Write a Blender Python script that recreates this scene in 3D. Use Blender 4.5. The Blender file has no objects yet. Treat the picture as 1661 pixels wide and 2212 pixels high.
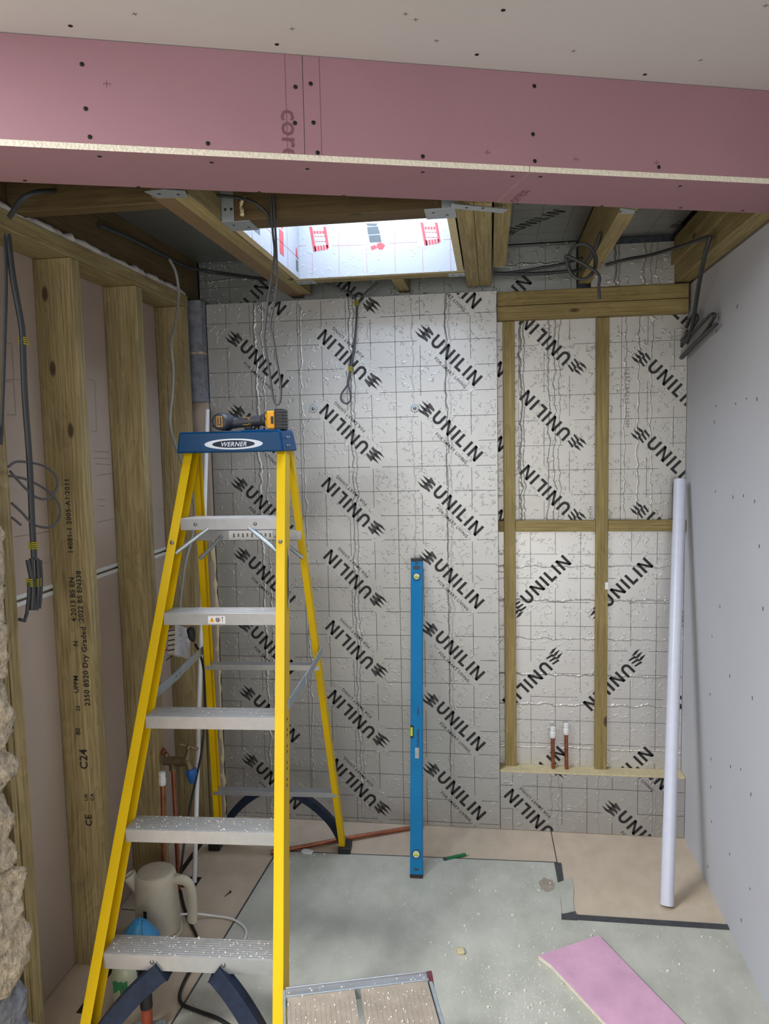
import bpy, math, random
import numpy as np
from mathutils import Vector, Matrix, Euler, noise
random.seed(7)
S = bpy.context.scene
COL = S.collection
PI = math.pi

# ------------------------------------------------------------ camera
F = 1640.; PT, YW, RL = -0.09173, -0.139798, -0.0206516; CH = 1.62
_c, _s = math.cos, math.sin
FWD = np.array([_s(YW)*_c(PT), _c(YW)*_c(PT), _s(PT)])
RI0 = np.array([_c(YW), -_s(YW), 0.]); UP0 = np.cross(RI0, FWD)
RI = _c(RL)*RI0 + _s(RL)*UP0; UP = -_s(RL)*RI0 + _c(RL)*UP0
CP = np.array([0., 0., CH])
cam = bpy.data.cameras.new('camera'); cam_ob = bpy.data.objects.new('camera', cam); COL.objects.link(cam_ob)
cam.sensor_fit = 'HORIZONTAL'; cam.sensor_width = 36; cam.lens = 36*F/1661; cam.clip_start = .02; cam.clip_end = 60
cam_ob.matrix_world = Matrix(((RI[0], UP[0], -FWD[0], 0), (RI[1], UP[1], -FWD[1], 0), (RI[2], UP[2], -FWD[2], CH), (0, 0, 0, 1)))
S.camera = cam_ob
# ------------------------------------------------------------ world, lights, exposure
S.view_settings.view_transform = 'Standard'; S.view_settings.look = 'None'; S.view_settings.gamma = 1
S.view_settings.use_curve_mapping = False; S.view_settings.exposure = 0.6
w = bpy.data.worlds.new('world'); S.world = w; w.use_nodes = True
w.node_tree.nodes['Background'].inputs[0].default_value = (.75, .85, 1, 1); w.node_tree.nodes['Background'].inputs[1].default_value = .9
def area(name, loc, look, sx, sy, power, col, spread=180):
    l = bpy.data.lights.new(name, 'AREA'); l.shape = 'RECTANGLE'; l.size = sx; l.size_y = sy; l.energy = power; l.color = col; l.spread = math.radians(spread)
    o = bpy.data.objects.new(name, l); COL.objects.link(o); o.location = loc
    o.rotation_euler = (Vector(look)-Vector(loc)).to_track_quat('-Z', 'Y').to_euler()
    return o
area('skylight_daylight', (-.40, 2.44, 2.50), (-.40, 2.44, 0), .56, .62, 11, (.66, .79, 1.0))
area('side_window_daylight', (-2.66, -.35, 1.5), (.3, 2.4, .9), 1.2, 1.3, 3, (.94, .97, 1.0))
area('rear_window_daylight', (.05, -2.42, 1.35), (-.3, 2.5, 1.0), 1.1, 1.3, 25, (1.0, .99, .97))
area('rear_rooflight_daylight', (-1.75, .55, 2.395), (-1.70, .60, 0), .75, .65, 74, (.95, .98, 1.0))

# ------------------------------------------------------------ pixel -> point on a real plane (photo pixels 1661 x 2212)
def ray(x, y): return RI*(x-830.5) - UP*(y-1106) + FWD*F
def on(x, y, ax, val):
    v = ray(x, y); return CP + v*((val-CP[ax])/v[ax])
def onp(x, y, n, A):
    v = ray(x, y); return CP + v*((n@(A-CP))/(n@v))
XR, XL, XP, YB, YS, YF = .765, -1.19, -1.31, 3.07, 3.125, 3.14
ZR, ZF = 2.22, 2.385

# ------------------------------------------------------------ materials
def srgb(r, g, b):
    f = lambda c: (c/255/12.92) if c/255 <= .04045 else ((c/255+.055)/1.055)**2.4
    return (f(r), f(g), f(b), 1)
class N:
    def __init__(s, name):
        s.m = bpy.data.materials.new(name); s.m.use_nodes = True; s.t = s.m.node_tree; s.b = s.t.nodes['Principled BSDF']
    def n(s, typ, **kw):
        x = s.t.nodes.new(typ)
        for k, v in kw.items(): setattr(x, k, v)
        return x
    def l(s, a, b): s.t.links.new(a, b)
    def math(s, op, a, b=None, c=None):
        x = s.n('ShaderNodeMath', operation=op)
        for i, v in enumerate((a, b, c)):
            if v is None: continue
            if isinstance(v, (int, float)): x.inputs[i].default_value = v
            else: s.l(v, x.inputs[i])
        return x.outputs[0]
    def noise(s, vec, scale, detail=3, rough=.5, dist=0):
        x = s.n('ShaderNodeTexNoise'); x.inputs['Scale'].default_value = scale; x.inputs['Detail'].default_value = detail
        x.inputs['Roughness'].default_value = rough; x.inputs['Distortion'].default_value = dist
        if vec is not None: s.l(vec, x.inputs['Vector'])
        return x.outputs['Fac']
    def mapp(s, vec, scale=(1, 1, 1)):
        x = s.n('ShaderNodeMapping'); x.inputs['Scale'].default_value = scale; s.l(vec, x.inputs['Vector']); return x.outputs[0]
    def ramp(s, fac, stops):
        x = s.n('ShaderNodeValToRGB'); e = x.color_ramp.elements
        while len(e) < len(stops): e.new(.5)
        for i, (p, c) in enumerate(stops): e[i].position = p; e[i].color = c
        s.l(fac, x.inputs[0]); return x.outputs[0]
    def mix(s, fac, a, b, typ='MIX'):
        x = s.n('ShaderNodeMix', data_type='RGBA', blend_type=typ)
        for i, v in ((0, fac), (6, a), (7, b)):
            if isinstance(v, (int, float, tuple)): x.inputs[i].default_value = v
            else: s.l(v, x.inputs[i])
        return x.outputs[2]
    def bump(s, h, strength=.3, dist=.002):
        x = s.n('ShaderNodeBump'); x.inputs['Strength'].default_value = strength; x.inputs['Distance'].default_value = dist
        s.l(h, x.inputs['Height']); s.l(x.outputs[0], s.b.inputs['Normal'])
    def obj(s): return s.n('ShaderNodeTexCoord').outputs['Object']
    def set(s, **k):
        for a, v in k.items(): s.b.inputs[{'rough': 'Roughness', 'metal': 'Metallic', 'spec': 'Specular IOR Level', 'coat': 'Coat Weight'}[a]].default_value = v
def simple(name, c, rough=.6, metal=0, var=.12, vs=30, bump=0, bs=200, bd=.001):
    k = N(name); k.set(rough=rough, metal=metal); o = k.obj()
    f = k.noise(o, vs, 4, .6)
    lo = tuple(x*(1-var) for x in c[:3])+(1,); hi = tuple(min(1, x*(1+var)) for x in c[:3])+(1,)
    k.l(k.ramp(f, [(.3, lo), (.7, hi)]), k.b.inputs['Base Color'])
    if bump: k.bump(k.noise(o, bs, 3), bump, bd)
    return k.m
def wood(name, c1, c2, knot=(.045, .028, .014, 1)):
    k = N(name); k.set(rough=.62, spec=.25)
    o = k.obj(); oi = k.n('ShaderNodeObjectInfo').outputs['Random']
    off = k.n('ShaderNodeCombineXYZ'); r = k.math('MULTIPLY', oi, 37.0)
    for i in range(3): k.l(r, off.inputs[i])
    add = k.n('ShaderNodeVectorMath', operation='ADD'); k.l(o, add.inputs[0]); k.l(off.outputs[0], add.inputs[1]); v = add.outputs[0]
    big = k.noise(k.mapp(v, (7, 7, 1.2)), 1, 2, .5)
    vn = k.n('ShaderNodeTexVoronoi'); vn.inputs['Scale'].default_value = 1; vn.inputs['Randomness'].default_value = 1
    k.l(k.mapp(v, (8, 8, 3.4)), vn.inputs['Vector']); dist = vn.outputs['Distance']
    pull = k.math('DIVIDE', .02, k.math('ADD', dist, .06))
    g = k.math('MULTIPLY', k.math('ADD', k.math('ADD', big, pull), 0), 24.0)
    rings = k.math('FRACT', g)
    fine = k.noise(k.mapp(v, (160, 160, 4)), 1, 3, .6)
    f = k.math('ADD', k.math('MULTIPLY', rings, .09), k.math('MULTIPLY', fine, .82))
    col = k.ramp(f, [(.25, c1), (.85, c2)])
    blot = k.noise(k.mapp(v, (5, 5, 1.6)), 2.2, 3, .6)
    col = k.mix(k.math('MULTIPLY', k.math('SUBTRACT', blot, .42), 1.3), col, tuple(x*.72 for x in c1[:3])+(1,))
    km = k.ramp(dist, [(.055, (1, 1, 1, 1)), (.095, (0, 0, 0, 1))])
    col = k.mix(k.math('MULTIPLY', km, .85), col, knot)
    k.l(col, k.b.inputs['Base Color']); k.bump(f, .25, .0008)
    return k.m
M = {}
M['wood'] = wood('treated_softwood', srgb(122, 106, 66), srgb(194, 177, 128))
M['wood_dark_shaded'] = wood('brown_shaded_softwood', srgb(78, 63, 40), srgb(118, 98, 64))  # brown softwood, darkened so the roof trimmers carry their shade in the colour
M['wood_back'] = wood('golden_softwood', srgb(122, 105, 62), srgb(184, 164, 112))
M['wood_stud'] = wood('planed_stud_softwood', srgb(118, 101, 64), srgb(200, 181, 136))
M['wood_brown'] = simple('smooth_brown_timber', srgb(122, 98, 66), .6, var=.08, vs=8)
def foil(name, base, creases=(), horiz=(), amp=.55, metal=.8, rough=.47):
    k = N(name); k.set(rough=rough, metal=metal)
    o = k.obj()
    sep = k.n('ShaderNodeSeparateXYZ'); k.l(o, sep.inputs[0]); X, Z = sep.outputs[0], sep.outputs[2]
    wob = k.math('MULTIPLY', k.math('SUBTRACT', k.noise(o, 9, 4, .65), .5), .05)
    wob2 = k.math('MULTIPLY', k.math('SUBTRACT', k.noise(o, 26, 2, .5), .5), .016)
    wv = k.math('ADD', wob, wob2)
    h = None
    for (axis, lst) in ((X, creases), (Z, horiz)):
        p = k.math('ADD', axis, wv)
        for (c, wd, a) in lst:
            d = k.math('ABSOLUTE', k.math('SUBTRACT', p, c))
            t = k.math('MAXIMUM', k.math('SUBTRACT', 1.0, k.math('DIVIDE', d, wd)), 0.0)
            t = k.math('MULTIPLY', t, a)
            h = t if h is None else k.math('ADD', h, t)
    # pimples and small dents in the foil
    n1 = k.noise(o, 62, 2, .5, .8); n2 = k.noise(o, 14, 2, .5)
    dm = k.math('MULTIPLY', k.ramp(n1, [(.57, (0, 0, 0, 1)), (.68, (1, 1, 1, 1))]), .42)
    h2 = k.math('ADD', k.math('MULTIPLY', dm, k.math('GREATER_THAN', n2, .47)), k.math('MULTIPLY', k.noise(o, 5, 2), .9))
    h = h2 if h is None else k.math('ADD', h, h2)
    col = k.ramp(k.noise(o, 3, 3), [(.3, tuple(x*.94 for x in base[:3])+(1,)), (.7, base)])
    k.l(col, k.b.inputs['Base Color']); k.bump(h, amp, .004)
    return k.m
M['foil'] = foil('foil_facing', srgb(188, 187, 184), [(.205, .006, 1.0), (.235, .004, .7), (.395, .004, .6), (.60, .005, .8), (.615, .004, .6), (.85, .003, .3), (.985, .004, .8), (1.0, .004, .4)])
M['foil_up'] = foil('foil_recess_upper', srgb(188, 185, 179), [(.092, .005, 1.5), (.105, .003, .8), (.20, .005, .8), (.225, .004, .7), (.245, .003, .5), (.50, .003, .5), (.55, .004, .6), (.60, .003, .5)])
M['foil_low'] = foil('foil_recess_lower', srgb(214, 212, 208), [], [(.13, .004, .9), (.32, .0045, 1.3), (.445, .005, 1.4), (.60, .004, .9), (.76, .0045, 1.2), (.90, .004, .8)])
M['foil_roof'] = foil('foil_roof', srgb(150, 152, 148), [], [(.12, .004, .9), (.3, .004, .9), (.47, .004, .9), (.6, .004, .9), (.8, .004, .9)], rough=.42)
M['foil_white'] = foil('foil_white', srgb(138, 140, 144), [], [], .35, .2, .45)
M['foam'] = simple('cream_foam', srgb(205, 190, 150), .85, var=.12, vs=60, bump=.4, bs=300)
M['black_print'] = simple('black_print', srgb(30, 28, 28), .55, var=.1)
M['grey_print'] = simple('grey_print', srgb(62, 60, 60), .5, var=.1)
M['line_print'] = simple('grid_line_print', srgb(66, 66, 64), .55, var=.05)
M['red_print'] = simple('red_print', srgb(150, 44, 48), .5, var=.05)
M['redline'] = simple('red_line_print', srgb(140, 84, 92), .5, var=.05)
M['slate_print'] = simple('slate_print', srgb(54, 62, 64), .5, var=.05)
M['faint_print'] = simple('faint_print', srgb(120, 114, 108), .6, var=.1)
M['pink'] = simple('pink_plasterboard', srgb(155, 118, 126), .85, var=.035, vs=3, bump=.08, bs=400)
M['pink_soffit'] = M['pink']
M['pink_offcut'] = simple('dusty_pink_plasterboard', srgb(206, 160, 184), .85, var=.13, vs=9, bump=.15, bs=200)
M['gyp'] = simple('gypsum_core', srgb(222, 214, 196), .95, var=.12, vs=120, bump=.9, bs=160, bd=.003)
M['corex'] = simple('board_print', srgb(112, 74, 80), .8, var=.1)
M['ceil'] = simple('grey_plasterboard', srgb(193, 188, 185), .9, var=.03, vs=3, bump=.06, bs=400)
M['board_right'] = simple('pale_plasterboard', srgb(187, 188, 194), .88, var=.03, vs=2.5, bump=.06, bs=400)
M['board_left'] = simple('brown_plasterboard', srgb(172, 155, 140), .9, var=.05, vs=2.5, bump=.1, bs=350)
M['white_edge'] = simple('white_board_edge', srgb(205, 205, 200), .85, var=.05)
M['screw'] = simple('black_screw', srgb(28, 27, 28), .45, .4)
M['mark'] = simple('dark_mark', srgb(82, 80, 80), .8)
M['pencilmark'] = simple('pencil_line', srgb(118, 100, 90), .8)
M['dark'] = simple('dark_void', srgb(34, 28, 22), .95)
M['deck'] = simple('roof_deck', srgb(70, 55, 38), .9)
M['plaster'] = simple('plain_plaster', srgb(196, 190, 182), .9, var=.05, vs=2)
def speck_floor(name, c, c2, vs, speck):
    k = N(name); k.set(rough=.8); o = k.obj()
    f = k.noise(k.mapp(o, (1.6, 1, 1)), vs, 5, .62)
    col = k.ramp(f, [(.3, c), (.7, c2)])
    v = k.n('ShaderNodeTexVoronoi'); v.inputs['Scale'].default_value = 95; k.l(o, v.inputs['Vector'])
    mask = k.math('MULTIPLY', k.math('LESS_THAN', v.outputs['Distance'], .10), k.math('GREATER_THAN', k.noise(o, 3.5, 4, .7), .50))
    col = k.mix(k.math('MULTIPLY', mask, speck), col, srgb(225, 225, 220))
    st = k.noise(o, 5.5, 3, .6, .5)
    col = k.mix(k.ramp(st, [(.62, (0, 0, 0, 1)), (.74, (.2, .2, .2, 1))]), col, tuple(x*.7 for x in c[:3])+(1,))
    k.l(col, k.b.inputs['Base Color']); k.bump(f, .2, .002)
    return k.m
M['slab'] = speck_floor('grey_screed', srgb(166, 166, 153), srgb(194, 193, 181), 4, .9)
M['boardfloor'] = speck_floor('tan_floorboard', srgb(190, 172, 150), srgb(204, 187, 165), 9, .35)
M['tape'] = simple('black_strip', srgb(62, 64, 66), .55, var=.25, vs=40)
M['yellow'] = simple('yellow_fibreglass', srgb(216, 178, 4), .42, var=.03, vs=8)
M['blue'] = simple('blue_plastic', srgb(0, 62, 104), .38, var=.08, vs=30)
M['navy'] = simple('scuffed_navy_plastic', srgb(27, 37, 56), .5, var=.35, vs=25)
M['alu'] = simple('brushed_aluminium', srgb(176, 177, 180), .38, .75, var=.06, vs=40)
M['steel'] = simple('galvanised_steel', srgb(168, 176, 180), .45, .6, var=.12, vs=60)
M['rivet'] = simple('rivet_steel', srgb(130, 130, 128), .35, .8)
M['dustalu'] = simple('dusty_step_top', srgb(168, 166, 162), .6, .35, var=.15, vs=50, bump=.2, bs=120)
M['silver'] = simple('silver_print', srgb(186, 192, 200), .35, .4, var=.03)
M['white'] = simple('white_plastic', srgb(228, 228, 228), .35, var=.03)
M['pipewhite'] = simple('white_pipe_plastic', srgb(206, 208, 222), .35, var=.03)
M['cream'] = simple('grubby_cream_plastic', srgb(202, 194, 176), .45, var=.07, vs=14)
M['cream_lid'] = simple('grubby_lid', srgb(182, 172, 152), .5, var=.1, vs=20)
M['copper'] = simple('copper', srgb(158, 98, 74), .35, .8, var=.25, vs=40)
M['brass'] = simple('tarnished_brass', srgb(120, 104, 78), .5, .6, var=.25, vs=40)
M['bluecap'] = simple('blue_cap', srgb(30, 90, 160), .5)
M['bluebag'] = simple('blue_bag', srgb(62, 146, 200), .4, var=.12, vs=20, bump=.4, bs=30, bd=.004)
M['cable'] = simple('grey_cable', srgb(70, 70, 73), .5, var=.08)
M['cable_dark'] = simple('dark_cable', srgb(52, 54, 56), .5, var=.1)
M['cable_lt'] = simple('light_grey_cable', srgb(136, 134, 130), .5, var=.08)
M['black'] = simple('black_rubber', srgb(26, 26, 28), .5, var=.1)
M['charcoal'] = simple('charcoal_plastic', srgb(58, 58, 62), .5, var=.15, vs=40)
M['tooly'] = simple('tool_yellow', srgb(238, 168, 20), .42, var=.05)
M['tapey'] = simple('yellow_stripes', srgb(158, 146, 30), .5)
M['levelblue'] = simple('level_blue', srgb(0, 118, 172), .55, var=.04, vs=12)
M['vial'] = simple('green_vial', srgb(190, 205, 60), .15, var=.05)
M['block'] = simple('grey_block', srgb(122, 124, 132), .95, var=.28, vs=45, bump=1, bs=90, bd=.004)
M['stone'] = simple('sandstone', srgb(190, 174, 150), .95, var=.38, vs=55, bump=1, bs=110, bd=.012)
M['plat'] = simple('dusty_ply_top', srgb(154, 142, 128), .85, var=.14, vs=20, bump=.6, bs=90)
M['maroon'] = simple('maroon_end', srgb(90, 32, 40), .5)
M['handle_red'] = simple('red_brown_handle', srgb(150, 66, 40), .6, var=.15)
M['bottle'] = simple('translucent_bottle', srgb(200, 206, 180), .35, var=.05)
M['green'] = simple('green_print', srgb(60, 150, 100), .5)
M['pencil'] = simple('green_pencil', srgb(20, 110, 62), .45)
M['sockw'] = simple('white_socket', srgb(205, 205, 212), .4)
for k_ in ('levelblue', 'yellow', 'blue', 'pink', 'navy'): M[k_].node_tree.nodes['Principled BSDF'].inputs['Specular IOR Level'].default_value = .25
M['crumb'] = simple('gypsum_crumb', srgb(226, 222, 212), .9)

# ------------------------------------------------------------ mesh builder
class MB:
    def __init__(s): s.v = []; s.f = []; s.m = []; s.sm = []; s.mats = []
    def mi(s, mat):
        mt = M[mat]
        if mt not in s.mats: s.mats.append(mt)
        return s.mats.index(mt)
    def add(s, vs, fs, mat, smooth=False):
        b = len(s.v); s.v += [tuple(map(float, p)) for p in vs]; i = s.mi(mat)
        for f in fs: s.f.append(tuple(b+k for k in f)); s.m.append(i); s.sm.append(smooth)
    def box(s, x0, x1, y0, y1, z0, z1, mat, faces=None, mtx=None):
        vs = [(x, y, z) for x in (x0, x1) for y in (y0, y1) for z in (z0, z1)]
        if mtx is not None: vs = [tuple(mtx @ Vector(p)) for p in vs]
        F_ = {'x0': (0, 1, 3, 2), 'x1': (4, 6, 7, 5), 'y0': (0, 4, 5, 1), 'y1': (2, 3, 7, 6), 'z0': (0, 2, 6, 4), 'z1': (1, 5, 7, 3)}
        for k, f in F_.items(): s.add(vs, [f], (faces or {}).get(k, mat)) if faces else None
        if not faces: s.add(vs, list(F_.values()), mat)
    def prism(s, poly, h0, h1, mat, top=None, axis='z'):
        n = len(poly)
        def P(p, h): return (p[0], p[1], h) if axis == 'z' else ((p[0], h, p[1]) if axis == 'y' else (h, p[0], p[1]))
        vs = [P(p, h0) for p in poly]+[P(p, h1) for p in poly]
        s.add(vs, [tuple(range(n))[::-1]], mat); s.add(vs, [tuple(range(n, 2*n))], top or mat)
        s.add(vs, [(i, (i+1) % n, n+(i+1) % n, n+i) for i in range(n)], mat)
    def tube(s, pts, r, mat, seg=10, cap=True, flat=1.0, smooth=True):
        pts = [Vector(p) for p in pts]; n = len(pts); rs = r if isinstance(r, (list, tuple)) else [r]*n
        t0 = (pts[1]-pts[0]).normalized(); up = Vector((0, 0, 1)) if abs(t0.z) < .9 else Vector((1, 0, 0))
        a = t0.cross(up).normalized(); vs = []
        for i, p in enumerate(pts):
            t = (pts[min(i+1, n-1)]-pts[max(i-1, 0)])
            t = t.normalized() if t.length > 1e-9 else t0
            a = (a - t*a.dot(t)); a = a.normalized() if a.length > 1e-6 else t.orthogonal().normalized()
            b = t.cross(a)
            for k in range(seg):
                q = 2*PI*k/seg; vs.append(p+a*math.cos(q)*rs[i]+b*math.sin(q)*rs[i]*flat)
        fs = [(i*seg+k, i*seg+(k+1) % seg, (i+1)*seg+(k+1) % seg, (i+1)*seg+k) for i in range(n-1) for k in range(seg)]
        s.add(vs, fs, mat, smooth)
        if cap: s.add(vs, [tuple(range(seg))[::-1], tuple((n-1)*seg+k for k in range(seg))], mat)
    def cyl(s, p0, p1, r, mat, seg=20, r2=None): s.tube([p0, p1], [r, r if r2 is None else r2], mat, seg)
    def lathe(s, prof, c, mat, seg=32, sx=1, sy=1, smooth=True):
        vs = []
        for (r, z) in prof:
            for k in range(seg):
                q = 2*PI*k/seg; vs.append((c[0]+r*math.cos(q)*sx, c[1]+r*math.sin(q)*sy, c[2]+z))
        n = len(prof)
        s.add(vs, [(i*seg+k, i*seg+(k+1) % seg, (i+1)*seg+(k+1) % seg, (i+1)*seg+k) for i in range(n-1) for k in range(seg)], mat, smooth)
        s.add(vs, [tuple(range(seg))[::-1], tuple((n-1)*seg+k for k in range(seg))], mat)
    def dome(s, c, nrm, r, mat, h=.5, seg=10):
        nrm = Vector(nrm).normalized(); a = nrm.orthogonal().normalized(); b = nrm.cross(a); c = Vector(c); vs = []
        for ring in range(4):
            q = ring/4*PI/2
            for k in range(seg):
                th = 2*PI*k/seg; vs.append(c+(a*math.cos(th)+b*math.sin(th))*r*math.cos(q)+nrm*r*h*math.sin(q))
        vs.append(c+nrm*r*h)
        fs = [(i*seg+k, i*seg+(k+1) % seg, (i+1)*seg+(k+1) % seg, (i+1)*seg+k) for i in range(3) for k in range(seg)]
        fs += [(3*seg+k, 3*seg+(k+1) % seg, 4*seg) for k in range(seg)]
        s.add(vs, fs, mat, True)
    def build(s, name, parent=None, loc=None, rot=None, bevel=0, centre=False):
        """Vertices are in the parent's frame, else in the world. loc/rot: frame the vertices are already written in."""
        v = np.array(s.v)
        if loc is None:
            lo, hi = v.min(0), v.max(0); o = (lo+hi)/2
            if not centre and parent is None: o[2] = lo[2]
            v = v-o; loc = tuple(o)
        me = bpy.data.meshes.new(name); me.from_pydata(v.tolist(), [], s.f)
        for mt in s.mats: me.materials.append(mt)
        me.polygons.foreach_set('material_index', s.m); me.polygons.foreach_set('use_smooth', s.sm); me.update()
        ob = bpy.data.objects.new(name, me); COL.objects.link(ob); ob.location = loc
        if rot is not None: ob.rotation_euler = rot
        if parent is not None: ob.parent = parent
        if bevel:
            b = ob.modifiers.new('bevel', 'BEVEL'); b.width = bevel; b.segments = 2; b.limit_method = 'ANGLE'; b.angle_limit = math.radians(40)
        return ob
def tag(o, label, cat, group=None):
    o['label'] = label; o['category'] = cat
    if group: o['group'] = group
    return o
def plabel(o, label): o['label'] = label; return o
def struct(o): o['kind'] = 'structure'; return o
def empty(name, loc, rz=0, rot=None):
    o = bpy.data.objects.new(name, None); COL.objects.link(o); o.location = loc; o.rotation_euler = rot or (0, 0, rz); o.empty_display_size = .05; return o
def spline(pts, n=10):
    P = [Vector(p) for p in pts]; P = [P[0]*2-P[1]]+P+[P[-1]*2-P[-2]]; out = []
    for i in range(1, len(P)-2):
        a, b, c, d = P[i-1:i+3]
        for k in range(n):
            t = k/n; out.append(.5*((2*b)+(c-a)*t+(2*a-5*b+4*c-d)*t*t+(3*b-a-3*c+d)*t**3))
    out.append(P[-2]); return out
def tbox(name, x0, x1, y0, y1, z0, z1, axis, mat, label=None, cat=None, group=None, parent=None, bevel=.0018, extra=None):
    """A sawn timber; its grain runs along the world axis given."""
    rot = {'z': Euler((0, 0, 0)), 'x': Euler((0, PI/2, 0)), 'y': Euler((-PI/2, 0, 0))}[axis]
    o = Vector({'z': ((x0+x1)/2, (y0+y1)/2, z0), 'x': (x0, (y0+y1)/2, (z0+z1)/2), 'y': ((x0+x1)/2, y0, (z0+z1)/2)}[axis])
    inv = rot.to_matrix().inverted(); b = MB(); b.box(x0, x1, y0, y1, z0, z1, mat)
    if extra: extra(b)
    b.v = [tuple(inv @ (Vector(p)-o)) for p in b.v]
    ob = b.build(name, parent, tuple(o), rot, bevel)
    if label: tag(ob, label, cat or 'timber', group)
    return ob

# ------------------------------------------------------------ printing: polygons clipped to a board
def clip(poly, x0, x1, y0, y1):
    for (ax, lim, sg) in ((0, x0, 1), (0, x1, -1), (1, y0, 1), (1, y1, -1)):
        out = []; n = len(poly)
        for i in range(n):
            a, b = poly[i], poly[(i+1) % n]; da, db = sg*(a[ax]-lim), sg*(b[ax]-lim)
            if da >= 0: out.append(a)
            if (da > 0 > db) or (da < 0 < db):
                t = da/(da-db); out.append((a[0]+(b[0]-a[0])*t, a[1]+(b[1]-a[1])*t))
        poly = out
        if len(poly) < 3: return []
    return poly
_tc = {}
def text_polys(txt, height, bold=0.0, shear=0.0, spacing=1.0):
    """Flat polygons of a string, centred, capital letters 'height' tall."""
    key = (txt, bold, shear, spacing)
    if key not in _tc:
        cu = bpy.data.curves.new('t', 'FONT'); cu.body = txt; cu.size = 1; cu.offset = bold; cu.shear = shear; cu.space_character = spacing; cu.resolution_u = 2
        cu.align_x = 'CENTER'; ob = bpy.data.objects.new('t', cu); COL.objects.link(ob); bpy.context.view_layer.update()
        me = bpy.data.meshes.new_from_object(ob.evaluated_get(bpy.context.evaluated_depsgraph_get()))
        vs = [(v.co.x, v.co.y) for v in me.vertices]; ps = [[vs[i] for i in p.vertices] for p in me.polygons]
        bpy.data.objects.remove(ob); bpy.data.curves.remove(cu); bpy.data.meshes.remove(me)
        _tc[key] = ps
    k = height/.73
    return [[(x*k, y*k-height/2) for x, y in p] for p in _tc[key]]
def xf(polys, cx, cy, ang):
    c, s_ = math.cos(ang), math.sin(ang)
    return [[(cx+x*c-y*s_, cy+x*s_+y*c) for x, y in p] for p in polys]
def unilin_letters(H=.052, L=.247):
    w = H*.21; out = []
    widths = dict(U=.80, N=.84, I=.21, L=.58); seq = 'UNILIN'
    tot = sum(widths[c] for c in seq)*H; gap = (L-tot)/(len(seq)-1); x = -L/2
    for c in seq:
        W = widths[c]*H; y0, y1 = -H/2, H/2
        R = lambda a, b, e, d: [(x+a, y0+e), (x+b, y0+e), (x+b, y0+d), (x+a, y0+d)]
        if c == 'I': out.append(R(0, w, 0, H))
        elif c == 'L': out += [R(0, w, 0, H), R(w, W, 0, w)]
        elif c == 'N': out += [R(0, w, 0, H), R(W-w, W, 0, H), [(x+w*.98, y1), (x, y1), (x+W-w, y0), (x+W, y0)][::1]]
        elif c == 'U':
            r = W/2; out += [R(0, w, r, H), R(W-w, W, r, H)]; cx, cy = x+r, y0+r; n = 10
            for k in range(n):
                a, b = PI+PI*k/n, PI+PI*(k+1)/n; ri = r-w
                out.append([(cx+r*math.cos(a), cy+r*math.sin(a)), (cx+r*math.cos(b), cy+r*math.sin(b)), (cx+ri*math.cos(b), cy+ri*math.sin(b)), (cx+ri*math.cos(a), cy+ri*math.sin(a))])
        x += W+gap
    return out
def icon(style):
    """Three blade mark; drawn in photo axes of a logo that runs down to the right, turned into the text's frame."""
    k = .00033; blk, gry = [], []
    for i in range(3):
        ox, oy = -178-34*i, -192+36*i
        q1 = [(0, 0), (78, 57), (115, 112), (45, 68)]; q2 = [(78, 57), (103, 29), (160, 115), (148, 142), (115, 112)]
        if style == 'B': q1 = [(0, 0), (72, 45), (100, 100), (35, 58)]; q2 = [(86, 60), (108, 40), (160, 120), (148, 138)]
        for src, dst in ((q1, blk), (q2, gry if style == 'A' else blk)):
            pl = []
            for (px, py) in src:
                X, Y = (px+ox)*k, -(py+oy)*k      # photo axes, y up; relative to the left end of the word
                c = math.sqrt(.5); u, v = X*c-Y*c, X*c+Y*c   # turn by +45 degrees
                pl.append((u-.1235+.008, v))
            dst.append(pl)
    return blk, gry
LET = unilin_letters(); ICA, ICB = icon('A'), icon('B')
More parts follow.
